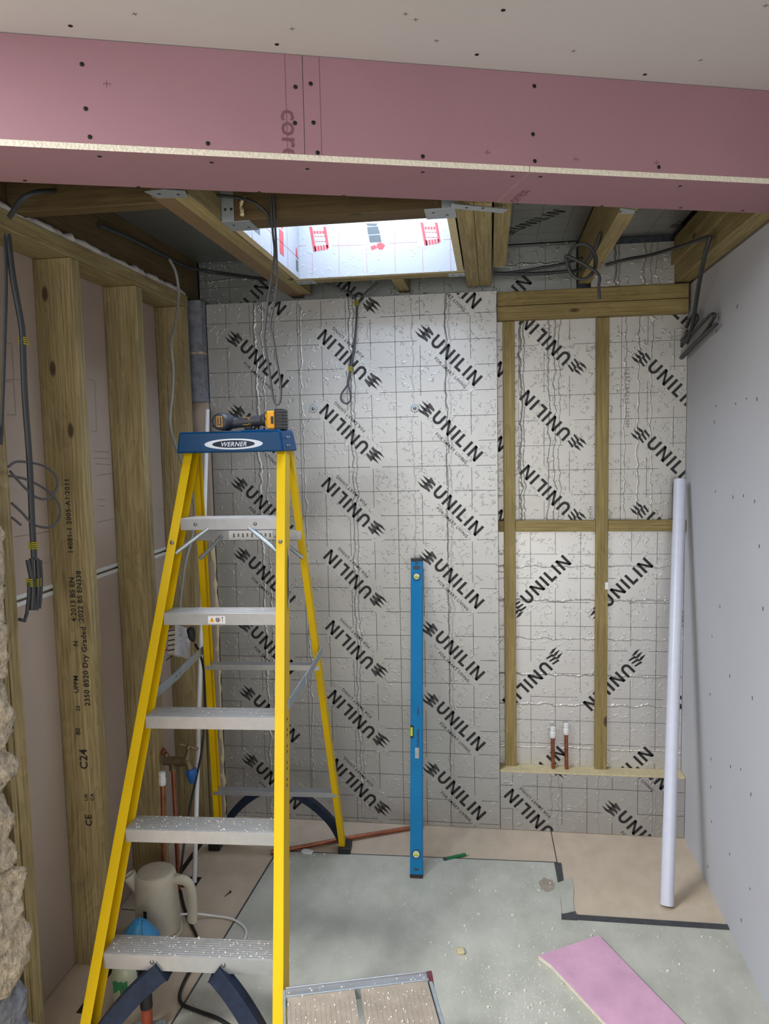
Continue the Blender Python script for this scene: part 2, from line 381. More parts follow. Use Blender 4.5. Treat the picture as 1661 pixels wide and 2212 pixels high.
def board(name, label, cat, loc, rot, U, V, T, mat, logos=(), grid=None, style='A', edge='foam', group=None, gmat='line_print', extra=None, gap=True):
    """Insulation board: local x along, z up, front at y=0 facing -y; logos = (u, v, angle)."""
    b = MB(); b.box(0, U, 0, T, 0, V, edge, faces={'y0': mat, 'y1': mat})
    def put(polys, m, d=.0006):
        for p in polys:
            q = clip(p, .001, U-.001, .001, V-.001)
            if len(q) >= 3:
                a = sum(q[i][0]*q[(i+1) % len(q)][1]-q[(i+1) % len(q)][0]*q[i][1] for i in range(len(q)))
                if abs(a) < 1e-9: continue
                if a < 0: q = q[::-1]
                b.add([(x, -d, z) for x, z in q], [tuple(range(len(q)))], m)
    ics = ICA if style == 'A' else ICB
    for (u, v, a) in logos:
        put(xf(LET, u, v, a), 'black_print', .0008); put(xf(ics[0], u, v, a), 'black_print'); put(xf(ics[1], u, v, a), 'grey_print')
        if style == 'A':
            sub = text_polys('FOR SMART LIVING', .0128, .012, 0, 1.15)
            c = math.cos(a), math.sin(a); off = (.018, -.050)
            put(xf(sub, u+off[0]*c[0]-off[1]*c[1], v+off[0]*c[1]+off[1]*c[0], a), 'black_print')
    if grid:
        gu, gv, lw = grid
        def free(x, z):
            if not gap: return True
            for (u, v, a) in logos:
                dx, dz = x-u, z-v; s_ = dx*math.cos(a)+dz*math.sin(a); t = -dx*math.sin(a)+dz*math.cos(a)
                if -.215 < s_ < .135 and -.058 < t < .042: return False
            return True
        def lines(vals, L, vert):
            for c in vals:
                st = None; n = int(L/.01)
                for i in range(n+1):
                    q = i*.01; ok = i < n and (free(c, q) if vert else free(q, c))
                    if ok and st is None: st = q
                    if not ok and st is not None:
                        p = [(c-lw/2, st), (c+lw/2, st), (c+lw/2, q), (c-lw/2, q)] if vert else [(st, c-lw/2), (q, c-lw/2), (q, c+lw/2), (st, c+lw/2)]
                        put([p], gmat, .0004); st = None
        lines([x for x in (gu+.1*i for i in range(-30, 60)) if .003 < x < U-.003], V, True)
        lines([z for z in (gv+.1*i for i in range(-30, 60)) if .003 < z < V-.003], U, False)
    if extra: extra(b, put)
    return tag(b.build(name, None, loc, rot), label, cat, group)

# ============================================================ THE SETTING
b = MB(); b.box(-2.8, XR, -2.6, 3.35, -.12, 0, 'boardfloor'); floor = struct(b.build('floor', loc=(0, 0, 0)))
sl = [(-.8532, 2.8043), (.2438, 2.833), (.228, 2.4955), (XR, 2.4885), (XR, -2.6), (-1.116, -2.6)]
b = MB(); b.prism(sl, .0, .0025, 'slab'); struct(b.build('trim_1', loc=(0, 0, 0)))['label'] = 'grey screed area of the floor'
# seams between the boards, black strips and skim patch
b = MB()
def strip2(b, a, c, w_, z, mat):
    a, c = Vector((a[0], a[1], 0)), Vector((c[0], c[1], 0)); n = Vector((-(c-a).y, (c-a).x, 0)).normalized()*w_/2
    b.prism([tuple((a-n)[:2]), tuple((c-n)[:2]), tuple((c+n)[:2]), tuple((a+n)[:2])], .0004, z, mat)
strip2(b, (.2365, 3.07), (.241, 2.84), .003, .0012, 'dark'); strip2(b, (-.856, 2.806), (-1.118, -2.6), .005, .0035, 'tape')
strip2(b, (-.853, 2.806), (.244, 2.835), .004, .0035, 'tape'); strip2(b, (-1.185, 1.9), (-1.185, 3.05), .02, .001, 'dark')
strip2(b, (-1.3, 2.38), (-1.2, 2.38), .003, .001, 'dark')
struct(b.build('trim_2', loc=(0, 0, 0)))
b = MB(); strip2(b, on(1213, 1982, 2, 0)[:2], on(1577, 2006, 2, 0)[:2], .024, .007, 'tape')
b.prism([tuple(on(*p, 2, 0)[:2]) for p in ((1197, 1866), (1212, 1866), (1217, 1904), (1205, 1908))], .001, .005, 'tape')
b.prism([tuple(on(*p, 2, 0)[:2]) for p in ((1213, 1988), (1216, 1979), (1243, 1973), (1246, 1990))], .001, .0085, 'tape')
b.prism([tuple(on(*p, 2, 0)[:2]) for p in ((1206, 1904), (1217, 1902), (1234, 1898), (1240, 1920), (1238, 1952), (1243, 1976), (1216, 1981))], .0005, .0032, 'slab')
struct(b.build('trim_3', loc=(0, 0, 0)))
b = MB(); b.box(-1.2, -1.09, 2.53, 2.60, -.08, .0006, 'dark'); b.v = b.v; struct(b.build('trim_4', loc=(0, 0, 0)))

b = MB(); b.box(XR, XR+.0125, -2.6, 3.2, 0, 2.2, 'board_right', faces={'x0': 'board_right', 'z1': 'gyp', 'y1': 'gyp'})
# small printed ticks on the right board
random.seed(3)
tk = [(1545, 535), (1517, 592), (1593, 660), (1552, 687), (1548, 715), (1592, 664), (1612, 861), (1635, 862), (1589, 872), (1547, 877), (1543, 912), (1545, 1062), (1583, 1074), (1606, 1071), (1630, 1083), (1538, 1375), (1534, 1500), (1576, 1460), (1536, 1640), (1535, 1700), (1578, 1656), (1600, 1662), (1622, 1716), (1537, 1775), (1576, 1845), (1620, 1920), (1601, 1988), (1529, 1872), (1640, 1180), (1648, 1315), (1555, 1310), (1625, 1508)]
for (x, y) in tk:
    p = on(x, y, 0, XR); s_ = random.uniform(.003, .006)
    b.box(XR-.0004, XR+.001, p[1]-.0035, p[1]+.0035, p[2]-s_, p[2]+s_, 'mark')
struct(b.build('wall_right', loc=(0, 0, 0)))
b = MB(); b.box(XR+.0125, XR+.15, -2.6, 3.35, 0, 2.6, 'plaster'); struct(b.build('wall_right', loc=(0, 0, 0)))
# left plasterboard sheets behind the studs, white tapered edges at the joint
b = MB(); b.box(XP-.0125, XP, 1.70, 3.14, 0.005, 1.195, 'board_left'); b.box(XP-.0125, XP, 1.70, 3.14, 1.203, 2.4, 'board_left')
b.box(XP-.001, XP+.0008, 1.70, 3.14, 1.183, 1.195, 'white_edge'); b.box(XP-.001, XP+.0008, 1.70, 3.14, 1.203, 1.215, 'white_edge')
def pl_line(b, a, c, wd=.0012):
    a, c = on(*a, 0, XP), on(*c, 0, XP); d = np.array([0, c[1]-a[1], c[2]-a[2]]); n = np.array([0, -d[2], d[1]]); n = n/np.linalg.norm(n)*wd/2
    b.add([(XP+.0006, *(q[1:])) for q in (a-n, c-n, c+n, a+n)], [(0, 1, 2, 3)], 'pencilmark')
for ln in (((190, 820), (204, 822)), ((204, 822), (209, 933)), ((209, 933), (196, 930)), ((10, 742), (25, 742)), ((25, 742), (30, 820)), ((10, 820), (44, 820)), ((14, 896), (34, 896)), ((34, 896), (29, 824)), ((29, 824), (10, 824)),
           ((203, 975), (236, 976)), ((203, 990), (236, 990)), ((205, 1002), (238, 1004)), ((208, 1028), (240, 1022)), ((210, 1078), (226, 1080)), ((212, 1092), (226, 1093)), ((92, 1217), (104, 1215)), ((107, 1205), (112, 1222)), ((30, 1160), (120, 1146)), ((210, 1128), (262, 1118)), ((340, 1103), (372, 1096))):
    pl_line(b, *ln)
struct(b.build('wall_left', loc=(0, 0, 0)))
b = MB(); b.box(-1.62, XP-.0125, 1.70, 3.35, 0, 2.6, 'plaster'); b.box(-1.62, -1.26, 1.36, 1.66, 1.73, 2.41, 'plaster'); struct(b.build('wall_left', loc=(0, 0, 0)))
b = MB(); b.box(-1.62, XR+.15, 3.25, 3.35, 0, 2.7, 'block'); struct(b.build('wall_back', loc=(0, 0, 0)))
# the room behind the camera, with its two window openings
b = MB()
b.box(-2.95, XR+.15, -2.75, -2.6, 0, .65, 'plaster'); b.box(-2.95, XR+.15, -2.75, -2.6, 2.15, 2.45, 'plaster')
b.box(-2.95, -.6, -2.75, -2.6, .75, 2.15, 'plaster'); b.box(.66, XR+.15, -2.75, -2.6, .75, 2.15, 'plaster'); struct(b.build('wall_rear', loc=(0, 0, 0)))
b = MB()
b.box(-2.95, -2.8, -2.6, 1.3, 0, .8, 'plaster'); b.box(-2.95, -2.8, -2.6, 1.3, 2.2, 2.45, 'plaster')
b.box(-2.95, -2.8, -2.6, -1.0, .8, 2.2, 'plaster'); b.box(-2.95, -2.8, .3, 1.3, .8, 2.2, 'plaster')
b.box(-2.8, -1.6, 1.2, 1.35, 0, 2.45, 'plaster'); struct(b.build('wall_far_left', loc=(0, 0, 0)))
# ceiling in front of the bulkhead
AN = math.radians(18.98); ND = np.array([_s(AN), -_c(AN), 0.]); DD = np.array([_c(AN), _s(AN), 0.]); A0 = np.array([-.2176, 1.6545, 0.])
def bk(x, y=0): return (A0+DD*x+np.array([-_s(AN), _c(AN), 0])*y)[:2]
ZC = 2.4145
b = MB(); e0, e1 = bk(-1.55, .01), bk(1.19, .01)
b.prism([(-2.95, -2.75), (XR+.15, -2.75), (XR+.15, e1[1]), tuple(e1), tuple(e0), (-1.62, 1.35), (-2.95, 1.35)], ZC, ZC+.0125, 'ceil')
for (x, y) in ((291, 30), (631, 62), (943, 88), (1239, 110), (1513, 130), (1654, 12), (876, 30), (898, 42)):
    p = on(x, y, 2, ZC)
    for (dx, dy) in ((.0055, .0006), (.0006, .0055)): b.box(p[0]-dx, p[0]+dx, p[1]-dy, p[1]+dy, ZC-.0004, ZC+.001, 'mark')
ceil = struct(b.build('ceiling', loc=(0, 0, 0)))
b = MB(); b.box(-2.95, XR+.15, -2.75, 2.0, ZC+.0135, ZC+.25, 'deck'); struct(b.build('ceiling', loc=(0, 0, 0)))
screw_me = MB(); screw_me.lathe([(.0046, 0), (.0042, -.0006), (.0016, -.0004)], (0, 0, 0), 'screw', 10)
scr0 = screw_me.build('screw', loc=(0, 0, 0)); scr_mesh = scr0.data; bpy.data.objects.remove(scr0)
def screw(parent, loc, rot=(0, 0, 0)):
    o = bpy.data.objects.new('screw', scr_mesh); COL.objects.link(o); o.parent = parent; o.location = loc; o.rotation_euler = rot; return o
for (x, y) in ((152, 56), (598, 96), (1030, 118), (1393, 161), (1087, 22)):
    screw(ceil, tuple(on(x, y, 2, ZC-.0003)))

# ------------------------------------------------------------ bulkhead
def bulk(name, x0, x1, y0, y1, z0, z1, face, label, screws, plane, ex=None):
    b = MB(); b.box(x0, x1, y0, y1, z0, z1, 'gyp', faces={face: 'pink', {'y0': 'y1', 'z0': 'z1'}[face]: 'pink'})
    if ex: ex(b)
    o = tag(b.build(name, None, tuple(A0), (0, 0, AN)), label, 'plasterboard')
    for (x, y) in screws:
        if plane == 'f': p = onp(x, y, ND, A0); q = (float((p-A0)@DD), -.0003, float(p[2])); screw(o, q, (-PI/2, 0, 0))
        else: p = on(x, y, 2, z0-.0003); q = (float((p-A0)@DD), float((p-A0)@-ND), float(p[2])); screw(o, q)
    return o
def tx(b, polys, m, y=-.0005):
    for p in polys: b.add([(x, y, z) for x, z in p], [tuple(range(len(p)))], m)
def plus_front(b, pts):
    for (x, y) in pts:
        p = onp(x, y, ND, A0); u = float((p-A0)@DD); z = p[2]
        for (dx, dz) in ((.006, .0006), (.0006, .006)): b.box(u-dx, u+dx, -.0004, .001, z-dz, z+dz, 'corex')
        for k in (-1, 1): b.box(u+k*.006, u+k*.006+.0008, -.0004, .001, z-.003, z+.001, 'corex')
XJ = -.1676
def exL(b):
    plus_front(b, [(230, 181)])
    p = onp(630, 296, ND, A0); u = float((p-A0)@DD)
    ps = xf(text_polys('core', .040, .012), u, float(p[2])+.004, -PI/2)
    tx(b, [q for q in (clip(q, -5, 5, 2.2186, 2.4) for q in ps) if len(q) > 2], 'corex')
    b.box(XJ-.0365, XJ-.0355, -.0004, .001, 2.219, 2.413, 'corex')
def exR(b):
    plus_front(b, [(1053, 329), (1244, 344), (1418, 351)])
    b.box(XJ+.034, XJ+.035, -.0004, .001, 2.219, 2.413, 'corex')
bulk('plasterboard_sheet', -1.08, XJ-.0008, 0, .0125, 2.2175, 2.413, 'y0', 'pink plasterboard facing the bulkhead upright, left of the vertical joint', [(177, 139), (185, 235), (194, 296), (449, 310), (638, 188), (637, 266)], 'f', exL)
bulk('plasterboard_sheet', XJ+.0008, 1.16, 0, .0125, 2.2175, 2.413, 'y0', 'pink plasterboard facing the bulkhead upright, right of the vertical joint', [(671, 181), (677, 265), (686, 330), (913, 338), (1154, 186), (1151, 290), (1155, 348), (1423, 361)], 'f', exR)
def exS(b):
    p = on(1117, 424, 2, 2.205); u, v = float((p-A0)@DD), float((p-A0)@-ND)
    for q in text_polys('orex', .034, .006):
        q = clip([(u-ty, v-tx_) for tx_, ty in q], .329, 5, .002, .211)
        if len(q) > 2: b.add([(x, y, 2.2046) for x, y in q], [tuple(range(len(q)))], 'corex')
bulk('plasterboard_sheet', -1.08, .3245, .0, .213, 2.205, 2.2172, 'z0', 'pink plasterboard strip under the bulkhead, left of the slanting joint', [(54, 390), (215, 338), (299, 404), (457, 351), (560, 415), (664, 365), (743, 423), (913, 372), (1107, 381), (940, 437)], 's')
bulk('plasterboard_sheet', .3262, 1.16, .0, .213, 2.205, 2.2172, 'z0', 'pink plasterboard strip under the bulkhead, right of the slanting joint', [(1167, 382), (1300, 445), (1469, 402), (1470, 449), (1604, 455), (1117, 440)], 's', exS)
b = MB(); b.box(-1.0, 1.02, .03, .16, 2.225, 2.40, 'wood_dark_shaded'); struct(b.build('trim_5', loc=tuple(A0), rot=(0, 0, AN)))

# ============================================================ TIMBER FRAME
ZT = 2.215
# left wall studs
def stamp(b):
    # grade stamp inked up the camera-facing side of the stud; y- face, text reads upwards
    y = 2.096-.0005
    for txt, px, py, h, sp in (('CE', 191, 1772, .022, 1.1), ('UK', 186, 1722, .012, 1.1), ('CA', 199, 1722, .012, 1.1), ('C24', 180, 1640, .026, 1.1), ('2350 8520 Dry Graded', 184, 1440, .018, 1.05), ('80', 168, 1580, .016, 1), ('22', 168, 1530, .013, 1), ('UPPM', 164, 1478, .016, 1), ('N', 163, 1390, .016, 1), (':2022 BS EN338', 172, 1290, .017, 1.05), ('4:2013 BS EN', 157, 1295, .017, 1.05), ('14081-1 2005-A1:2011', 148, 1115, .016, 1.1)):
        p = on(px, py, 1, 2.096)
        for q in xf(text_polys(txt, h, .022, 0, sp), float(p[0]), float(p[2]), PI/2):
            b.add([(x, y, z) for x, z in q], [tuple(range(len(q)))], 'black_print')
LG = None
tbox('timber_stud', XP+.001, XL, 1.701, 1.747, .0, ZT-.047, 'z', 'wood_stud', 'pale softwood stud beside the broken stonework at the far left edge', 'stud')
tbox('timber_stud', XP+.001, XL, 2.096, 2.143, 0, ZT-.047, 'z', 'wood_stud', 'softwood stud with the black inked grading stamp running up it', 'stud', extra=stamp)
tbox('timber_stud', XP+.001, XL, 2.50, 2.547, 0, ZT-.047, 'z', 'wood_stud', 'softwood stud in the left wall seen between the stamped stud and the ladder', 'stud')
tbox('timber_stud', XP+.001, XL, 2.905, 2.952, 0, ZT-.047, 'z', 'wood_stud', 'last softwood stud of the left wall, behind the grey hanging cable and the tap', 'stud')
tbox('top_plate', XP+.001, XL, 1.70, 2.955, ZT-.046, ZT, 'y', 'wood', 'softwood top plate lying across the heads of the left wall studs', 'timber')
b = MB(); random.seed(5); n = 46; pts = [(XL-.018+random.uniform(-.004, .004), 1.71+i*(2.96-1.71)/n, ZT+.009+random.uniform(-.003, .004)) for i in range(n+1)]
b.tube(pts, [random.uniform(.010, .017) for _ in pts], 'plaster', 8); struct(b.build('trim_6'))
# joist above it and the short trimmer across the dark corner
tbox('wall_joist', -1.262, -1.215, 1.5, 3.138, ZT+.001, 2.40, 'y', 'wood_dark_shaded', 'deep brown wall joist above the left top plate with a black cable along it', 'joist')
tbox('timber_trimmer', -1.214, -.806, 1.846, 1.893, ZR, 2.40, 'x', 'wood_dark_shaded', 'dark short trimmer in the shadowed top left corner under the bulkhead', 'timber')  # shade of this corner is put into the darker timber colour
# rafters
tbox('rafter', -.757, -.712, 1.80, 3.06, ZR, 2.38, 'y', 'wood', 'pale knotty rafter along the left side of the rooflight opening', 'rafter')
tbox('rafter', -.806, -.758, 1.80, 3.138, ZR, 2.38, 'y', 'wood_brown', 'smooth brown rafter doubled onto the left of the rooflight rafter', 'rafter')
tbox('rafter', -.085, -.0385, 2.02, 3.06, ZR, 2.38, 'y', 'wood', 'rafter on the right edge of the rooflight, left one of the doubled pair', 'rafter')
tbox('rafter', -.0375, .009, 2.02, 3.06, ZR, 2.38, 'y', 'wood', 'rafter doubled against the right rooflight rafter, directly above the panel corner', 'rafter')
tbox('rafter', .014, .060, 2.02, 2.80, ZR+.012, 2.38, 'y', 'wood', 'shorter rafter piece beside the doubled rafters that stops before the back wall', 'rafter')
tbox('rafter', .345, .392, 2.05, 3.12, ZR, 2.38, 'y', 'wood', 'single rafter in mid right bay with the looped black cable on it', 'rafter')
tbox('wall_joist', .705, .764, 2.1, 3.13, ZR-.012, 2.38, 'y', 'wood', 'stepped joist along the top of the right plasterboard wall', 'joist', extra=lambda b: (b.box(.690, .705, 2.1, 3.13, ZR+.05, ZR+.10, 'wood')))
tbox('rafter', -.36, -.315, 2.87, 3.12, ZR, 2.38, 'y', 'wood', 'short stub of rafter between the rooflight trimmer and the back wall', 'rafter')
tbox('timber_trimmer', -.711, -.086, 2.03, 2.115, ZR, 2.36, 'x', 'wood_dark_shaded', 'trimmer across the near end of the rooflight, held by metal hangers', 'timber')  # dark timber colour imitates the shade on its near face
tbox('timber_trimmer', -.711, -.086, 2.808, 2.86, ZR, 2.30, 'x', 'wood', 'trimmer across the far end of the rooflight above the foil panel', 'timber')
# roof above: foil boards and deck
b = MB()
b.box(-1.62, -.755, 1.3, 3.35, 2.46, 2.7, 'deck'); b.box(-.04, XR+.15, 1.3, 3.35, 2.46, 2.7, 'deck'); b.box(-.755, -.04, 1.3, 2.06, 2.46, 2.7, 'deck'); b.box(-.755, -.04, 2.86, 3.35, 2.46, 2.7, 'deck')
struct(b.build('ceiling', loc=(0, 0, 0)))
def two(p1, p2, x0, y1):
    """logo centre and angle on a ceiling board from the two ends of the word in the photo"""
    a, c = on(*p1, 2, ZF), on(*p2, 2, ZF); a = (a[0]-x0, y1-a[1]); c = (c[0]-x0, y1-c[1])
    return ((a[0]+c[0])/2, (a[1]+c[1])/2, math.atan2(c[1]-a[1], c[0]-a[0]))
RX = (PI/2, 0, 0)
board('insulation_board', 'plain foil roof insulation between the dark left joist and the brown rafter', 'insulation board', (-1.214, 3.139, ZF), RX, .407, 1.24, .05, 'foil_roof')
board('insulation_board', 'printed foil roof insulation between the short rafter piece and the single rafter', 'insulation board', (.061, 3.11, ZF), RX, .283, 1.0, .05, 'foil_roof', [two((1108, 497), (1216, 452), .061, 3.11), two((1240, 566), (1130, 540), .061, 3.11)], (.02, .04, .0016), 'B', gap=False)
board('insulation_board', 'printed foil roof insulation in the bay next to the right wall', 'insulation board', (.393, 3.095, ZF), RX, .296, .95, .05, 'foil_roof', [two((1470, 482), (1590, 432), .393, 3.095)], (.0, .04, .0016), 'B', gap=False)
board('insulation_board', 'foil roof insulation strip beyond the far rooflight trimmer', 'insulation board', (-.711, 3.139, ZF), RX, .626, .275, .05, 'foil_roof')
# rooflight kerb: white foil boards with red print
def red(b, put):
    pass
SKF = 2.78
def kerb_far(b, put):
    def P(x, y): p = on(x, y, 1, SKF); return (p[0]+.711, p[2]-ZR)
    for (x0, x1, x2, x3) in ((668, 704, 677, 711), (908, 945, 918, 951)):
        yb, yt = (545, 491) if x0 < 800 else (532, 482)
        # frame: two uprights, a row of bars, dashes
        put([[P(x0, yt), P(x0+6, yt), P(x0+15, yb-1), P(x0+9, yb)]], 'red_print'); put([[P(x1-6, yt), P(x1, yt), P(x1+7, yb-8), P(x1+2, yb-8)]], 'red_print')
        for k in range(5):
            xa = x0+11+k*6; put([[P(xa, yb-12-k*.6), P(xa+4.5, yb-12.4-k*.6), P(xa+6, yb-1-k), P(xa+1.5, yb-.5-k)]], 'red_print')
        for r in range(3):
            for k in range(4):
                xa = x0+9+k*6.2+r*2; h = 6 if (r == 0) else 1.6
                put([[P(xa, yt+9+r*11), P(xa+4.6, yt+9+r*11), P(xa+5, yt+9+h+r*11), P(xa+.6, yt+9+h+r*11)]], 'red_print')
    put([[P(790, 484), P(816, 484), P(812, 489), P(794, 489)]], 'slate_print'); put([[P(793, 492), P(816, 490), P(821, 506), P(795, 508)]], 'slate_print'); put([[P(796, 510), P(821, 508), P(824, 524), P(799, 525)]], 'slate_print')
    put([[P(800, 534), P(810, 530), P(815, 537), P(803, 542)], [P(815, 527), P(823, 525), P(832, 531), P(826, 541), P(818, 540), P(813, 533)]], 'red_print')
    for (a, c) in (((640, 533), (662, 532)), ((716, 532), (785, 530)), ((840, 527), (902, 524)), ((957, 519), (985, 517)), ((675, 548), (675, 594)), ((731, 489), (733, 592)), ((791, 540), (793, 590)), ((852, 484), (854, 590)), ((912, 537), (914, 588)), ((972, 479), (974, 588))):
        (ax, az), (cx, cz) = P(*a), P(*c); n = Vector((-(cz-az), cx-ax)).normalized()*.0007
        put([[(ax-n.x, az-n.y), (cx-n.x, cz-n.y), (cx+n.x, cz+n.y), (ax+n.x, az+n.y)]], 'redline', .0004)
board('insulation_board', 'bright white-foil board with red and grey print on the far side of the rooflight', 'insulation board', (-.711, SKF, ZR+.002), None, .625, .72, .025, 'foil_white', extra=kerb_far)
def kerb_left(b, put):
    for k in range(3): put([[(.10+.2*k, .0), (.102+.2*k, 0), (.102+.2*k, .4), (.10+.2*k, .4)]], 'redline')
    put([[(.0, .07), (.7, .07), (.7, .0715), (0, .0715)]], 'redline')
    put([[(.40, .03), (.45, .03), (.45, .11), (.40, .11)], [(.40, .12), (.45, .12), (.45, .14), (.40, .14)]], 'red_print')
    put([[(.12, .03), (.18, .03), (.18, .14), (.12, .14)]], 'slate_print'); put([[(.615, .02), (.645, .02), (.645, .06), (.615, .06)]], 'slate_print'); put([[(.615, .07), (.645, .065), (.635, .10), (.62, .10)]], 'red_print')
board('insulation_board', 'white-foil board lining the left side of the rooflight, cut edge showing', 'insulation board', (-.687, 2.117, ZR+.002), (0, 0, PI/2), .66, .72, .022, 'foil_white', extra=kerb_left)
board('insulation_board', 'white-foil board lining the right side of the rooflight, cut edge showing', 'insulation board', (-.112, 2.778, ZR+.002), (0, 0, -PI/2), .66, .72, .022, 'foil_white')
board('insulation_board', 'white-foil board on the near side of the rooflight, above the hangers', 'insulation board', (-.112, 2.118, ZR+.16), (0, 0, PI), .575, .56, .02, 'foil_white')

# back wall: boards and studs
PX0, PX1 = -1.1575, .028
def uv(x, y, Y, x0, z0, ang): p = on(x, y, 1, Y); return (p[0]-x0, p[2]-z0, math.radians(ang))
lg = []
for (x, y, a) in ((570, 789, -45), (740, 767, 135), (985, 779, -45)):
    u, v, an = uv(x, y, YB, PX0, .0, a)
    for k in range(-1, 8): lg.append((u, v-.3*k, an))
gz = on(1000, 1218.5, 1, YB)[2]
board('insulation_board', 'tall foil-faced insulation board across the middle of the back wall, behind ladder and spirit level', 'insulation board', (PX0, YB, .002), None, PX1-PX0, 2.198, .05, 'foil', lg, (PX1-PX0-.103, gz-.002, .0019))
X1_ = XR-.002
lu = []
for (x, y, a) in ((1040, 760, -45), (1178, 734, 135), (1455, 833, -45)):
    u, v, an = uv(x, y, YF, .03, 1.248, a)
    for k in range(-1, 4): lu.append((u, v-.3*k, an))
def faint(b, put):
    for (x, y, a, t) in ((1356, 860, -90, '1257284365 100MM'), (1276, 1125, 90, '65 100MM')):
        u, v, an = uv(x, y, YF, .03, 1.248, a); put(xf(text_polys(t, .016, 0, 0, 1.3), u, v, an), 'faint_print')
board('insulation_board', 'foil board in the upper half of the studded recess, right of back wall', 'insulation board', (.03, YF, 1.248), None, X1_-.03, .897, .05, 'foil_up', lu, (.085, .045, .0016), 'B', extra=faint)
ll = [uv(x, y, YF, .03, .20, a) for (x, y, a) in ((1178, 1253, 45), (1353, 1259, 45), (1139, 1479, 225), (1315, 1484, 225), (1168, 1662, 45), (1355, 1664, 45), (1540, 1270, 45), (1500, 1490, 225), (975, 1470, 45))]
board('insulation_board', 'foil board in the lower half of the studded recess, behind two capped copper pipes', 'insulation board', (.03, YF, .20), None, X1_-.03, 1.046, .05, 'foil_low', ll, (.03, .05, .0016), 'B')
lb = []
for (x, y, a) in ((1143, 1758, 135), (1388, 1806, -45)):
    u, v, an = uv(x, y, YB, .03, 0, a); lb += [(u, v, an), (u, v+.3, an)]
board('insulation_board', 'low foil board under the cream ledge at the foot of the recess', 'insulation board', (.0305, YB, .002), None, X1_-.0305, .248, .068, 'foil', lb, (.05, .09, .0019))
lt = [uv(x, y, YF, -1.21, 2.19, a) for (x, y, a) in ((530, 660, 45), (735, 607, 135), (1092, 652, 45))]
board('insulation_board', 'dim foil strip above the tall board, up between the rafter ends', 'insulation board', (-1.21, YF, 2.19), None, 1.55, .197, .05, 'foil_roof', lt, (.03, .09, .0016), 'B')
board('insulation_board', 'separate foil piece above the double timber at the top of the recess', 'insulation board', (.393, 3.10, 2.203), (math.radians(-4), 0, 0), .31, .160, .03, 'foil_up')
for (x0, x1, z0, z1, ax, lab, c) in ((.052, .099, .25, 2.088, 'z', 'golden stud nearest the tall foil board in the recess', 'stud'), (.417, .465, .25, 2.088, 'z', 'golden stud in the middle of the recess with pencilled marks', 'stud'),
                           (.100, .416, 1.245, 1.290, 'x', 'golden noggin between the two recess studs', 'noggin'), (.466, X1_, 1.245, 1.290, 'x', 'golden noggin between the middle recess stud and the right wall', 'noggin'), (.0305, .051, 1.245, 1.29, 'x', 'stub of noggin between the tall foil board and the first recess stud', 'noggin')):
    tbox('timber_stud' if c == 'stud' else 'timber_noggin', x0, x1, YS-.01, YF-.001, z0, z1, ax, 'wood_back', lab, c)
tbox('header_timber', .0305, X1_-.008, YS-.03, YF-.001, 2.146, 2.200, 'x', 'wood_back', 'upper of the two golden timbers laid flat across the head of the recess', 'timber')
tbox('header_timber', .0305, X1_-.008, YS-.03, YF-.001, 2.090, 2.144, 'x', 'wood_back', 'lower of the two golden timbers laid flat across the head of the recess', 'timber')
b = MB(); b.box(.0305, X1_, YB+.001, YF-.001, .2502, .256, 'foam'); struct(b.build('trim_7'))
# left reveal: blocks, timber, foam beside the tall board
b = MB(); b.box(-1.235, -1.163, 3.02, 3.13, 2.005, 2.212, 'block'); b.box(-1.235, -1.163, 3.02, 3.13, 1.80, 1.995, 'block'); b.box(-1.23, -1.165, 3.025, 3.13, 1.99, 2.01, 'stone')
tag(b.build('concrete_block', bevel=.003), 'dark grey concrete blocks beside the top left of the tall foil board', 'masonry')
b = MB(); b.box(-1.30, -1.163, 3.05, 3.13, 0.0, 1.80, 'board_left'); struct(b.build('trim_8', bevel=.002))
tbox('timber_batten', -1.205, -1.178, 2.99, 3.045, 0, 1.2, 'z', 'wood_stud', 'thin pale batten beside the foam at the left of the tall board', 'timber')
b = MB(); random.seed(11); pts = [(-1.166+random.uniform(-.004, .003), 3.062+random.uniform(-.006, .004), .02+i*.035) for i in range(38)]
b.tube(pts, [random.uniform(.004, .013) for _ in pts], 'foam', 8); tag(b.build('expanding_foam'), 'lumpy cream foam bead down the left edge of the tall foil board', 'foam')
# fixings with washers pressed into the foil
for (x, y) in ((677, 883), (896, 882), (702, 1575), (638+0, 1249)):
    p = on(x, y, 1, YB); r = .017 if x != 638 else .004
    b = MB(); b.tube([(p[0], YB-.0005, p[2]), (p[0], YB-.003, p[2])], [r, r*.86], 'steel', 22)
    hd = MB(); hd.dome((p[0], YB-.003, p[2]), (0, -1, 0), r*.42, 'rivet', .5, 12)
    e = empty('insulation_fixing', (p[0], YB, p[2]))
    for o_, nm in ((b, 'washer'), (hd, 'screw_head')):
        o_.v = [(q[0]-p[0], q[1]-YB, q[2]-p[2]) for q in o_.v]; o_.build(nm, e)
    tag(e, {677: 'round metal fixing in the foil above ladder height, left of the pair', 896: 'round metal fixing in the foil above the spirit level', 702: 'round metal fixing low in the foil beside the ladder rear leg', 638: 'tiny fixing in the foil right of the ladder'}[x], 'fixing')

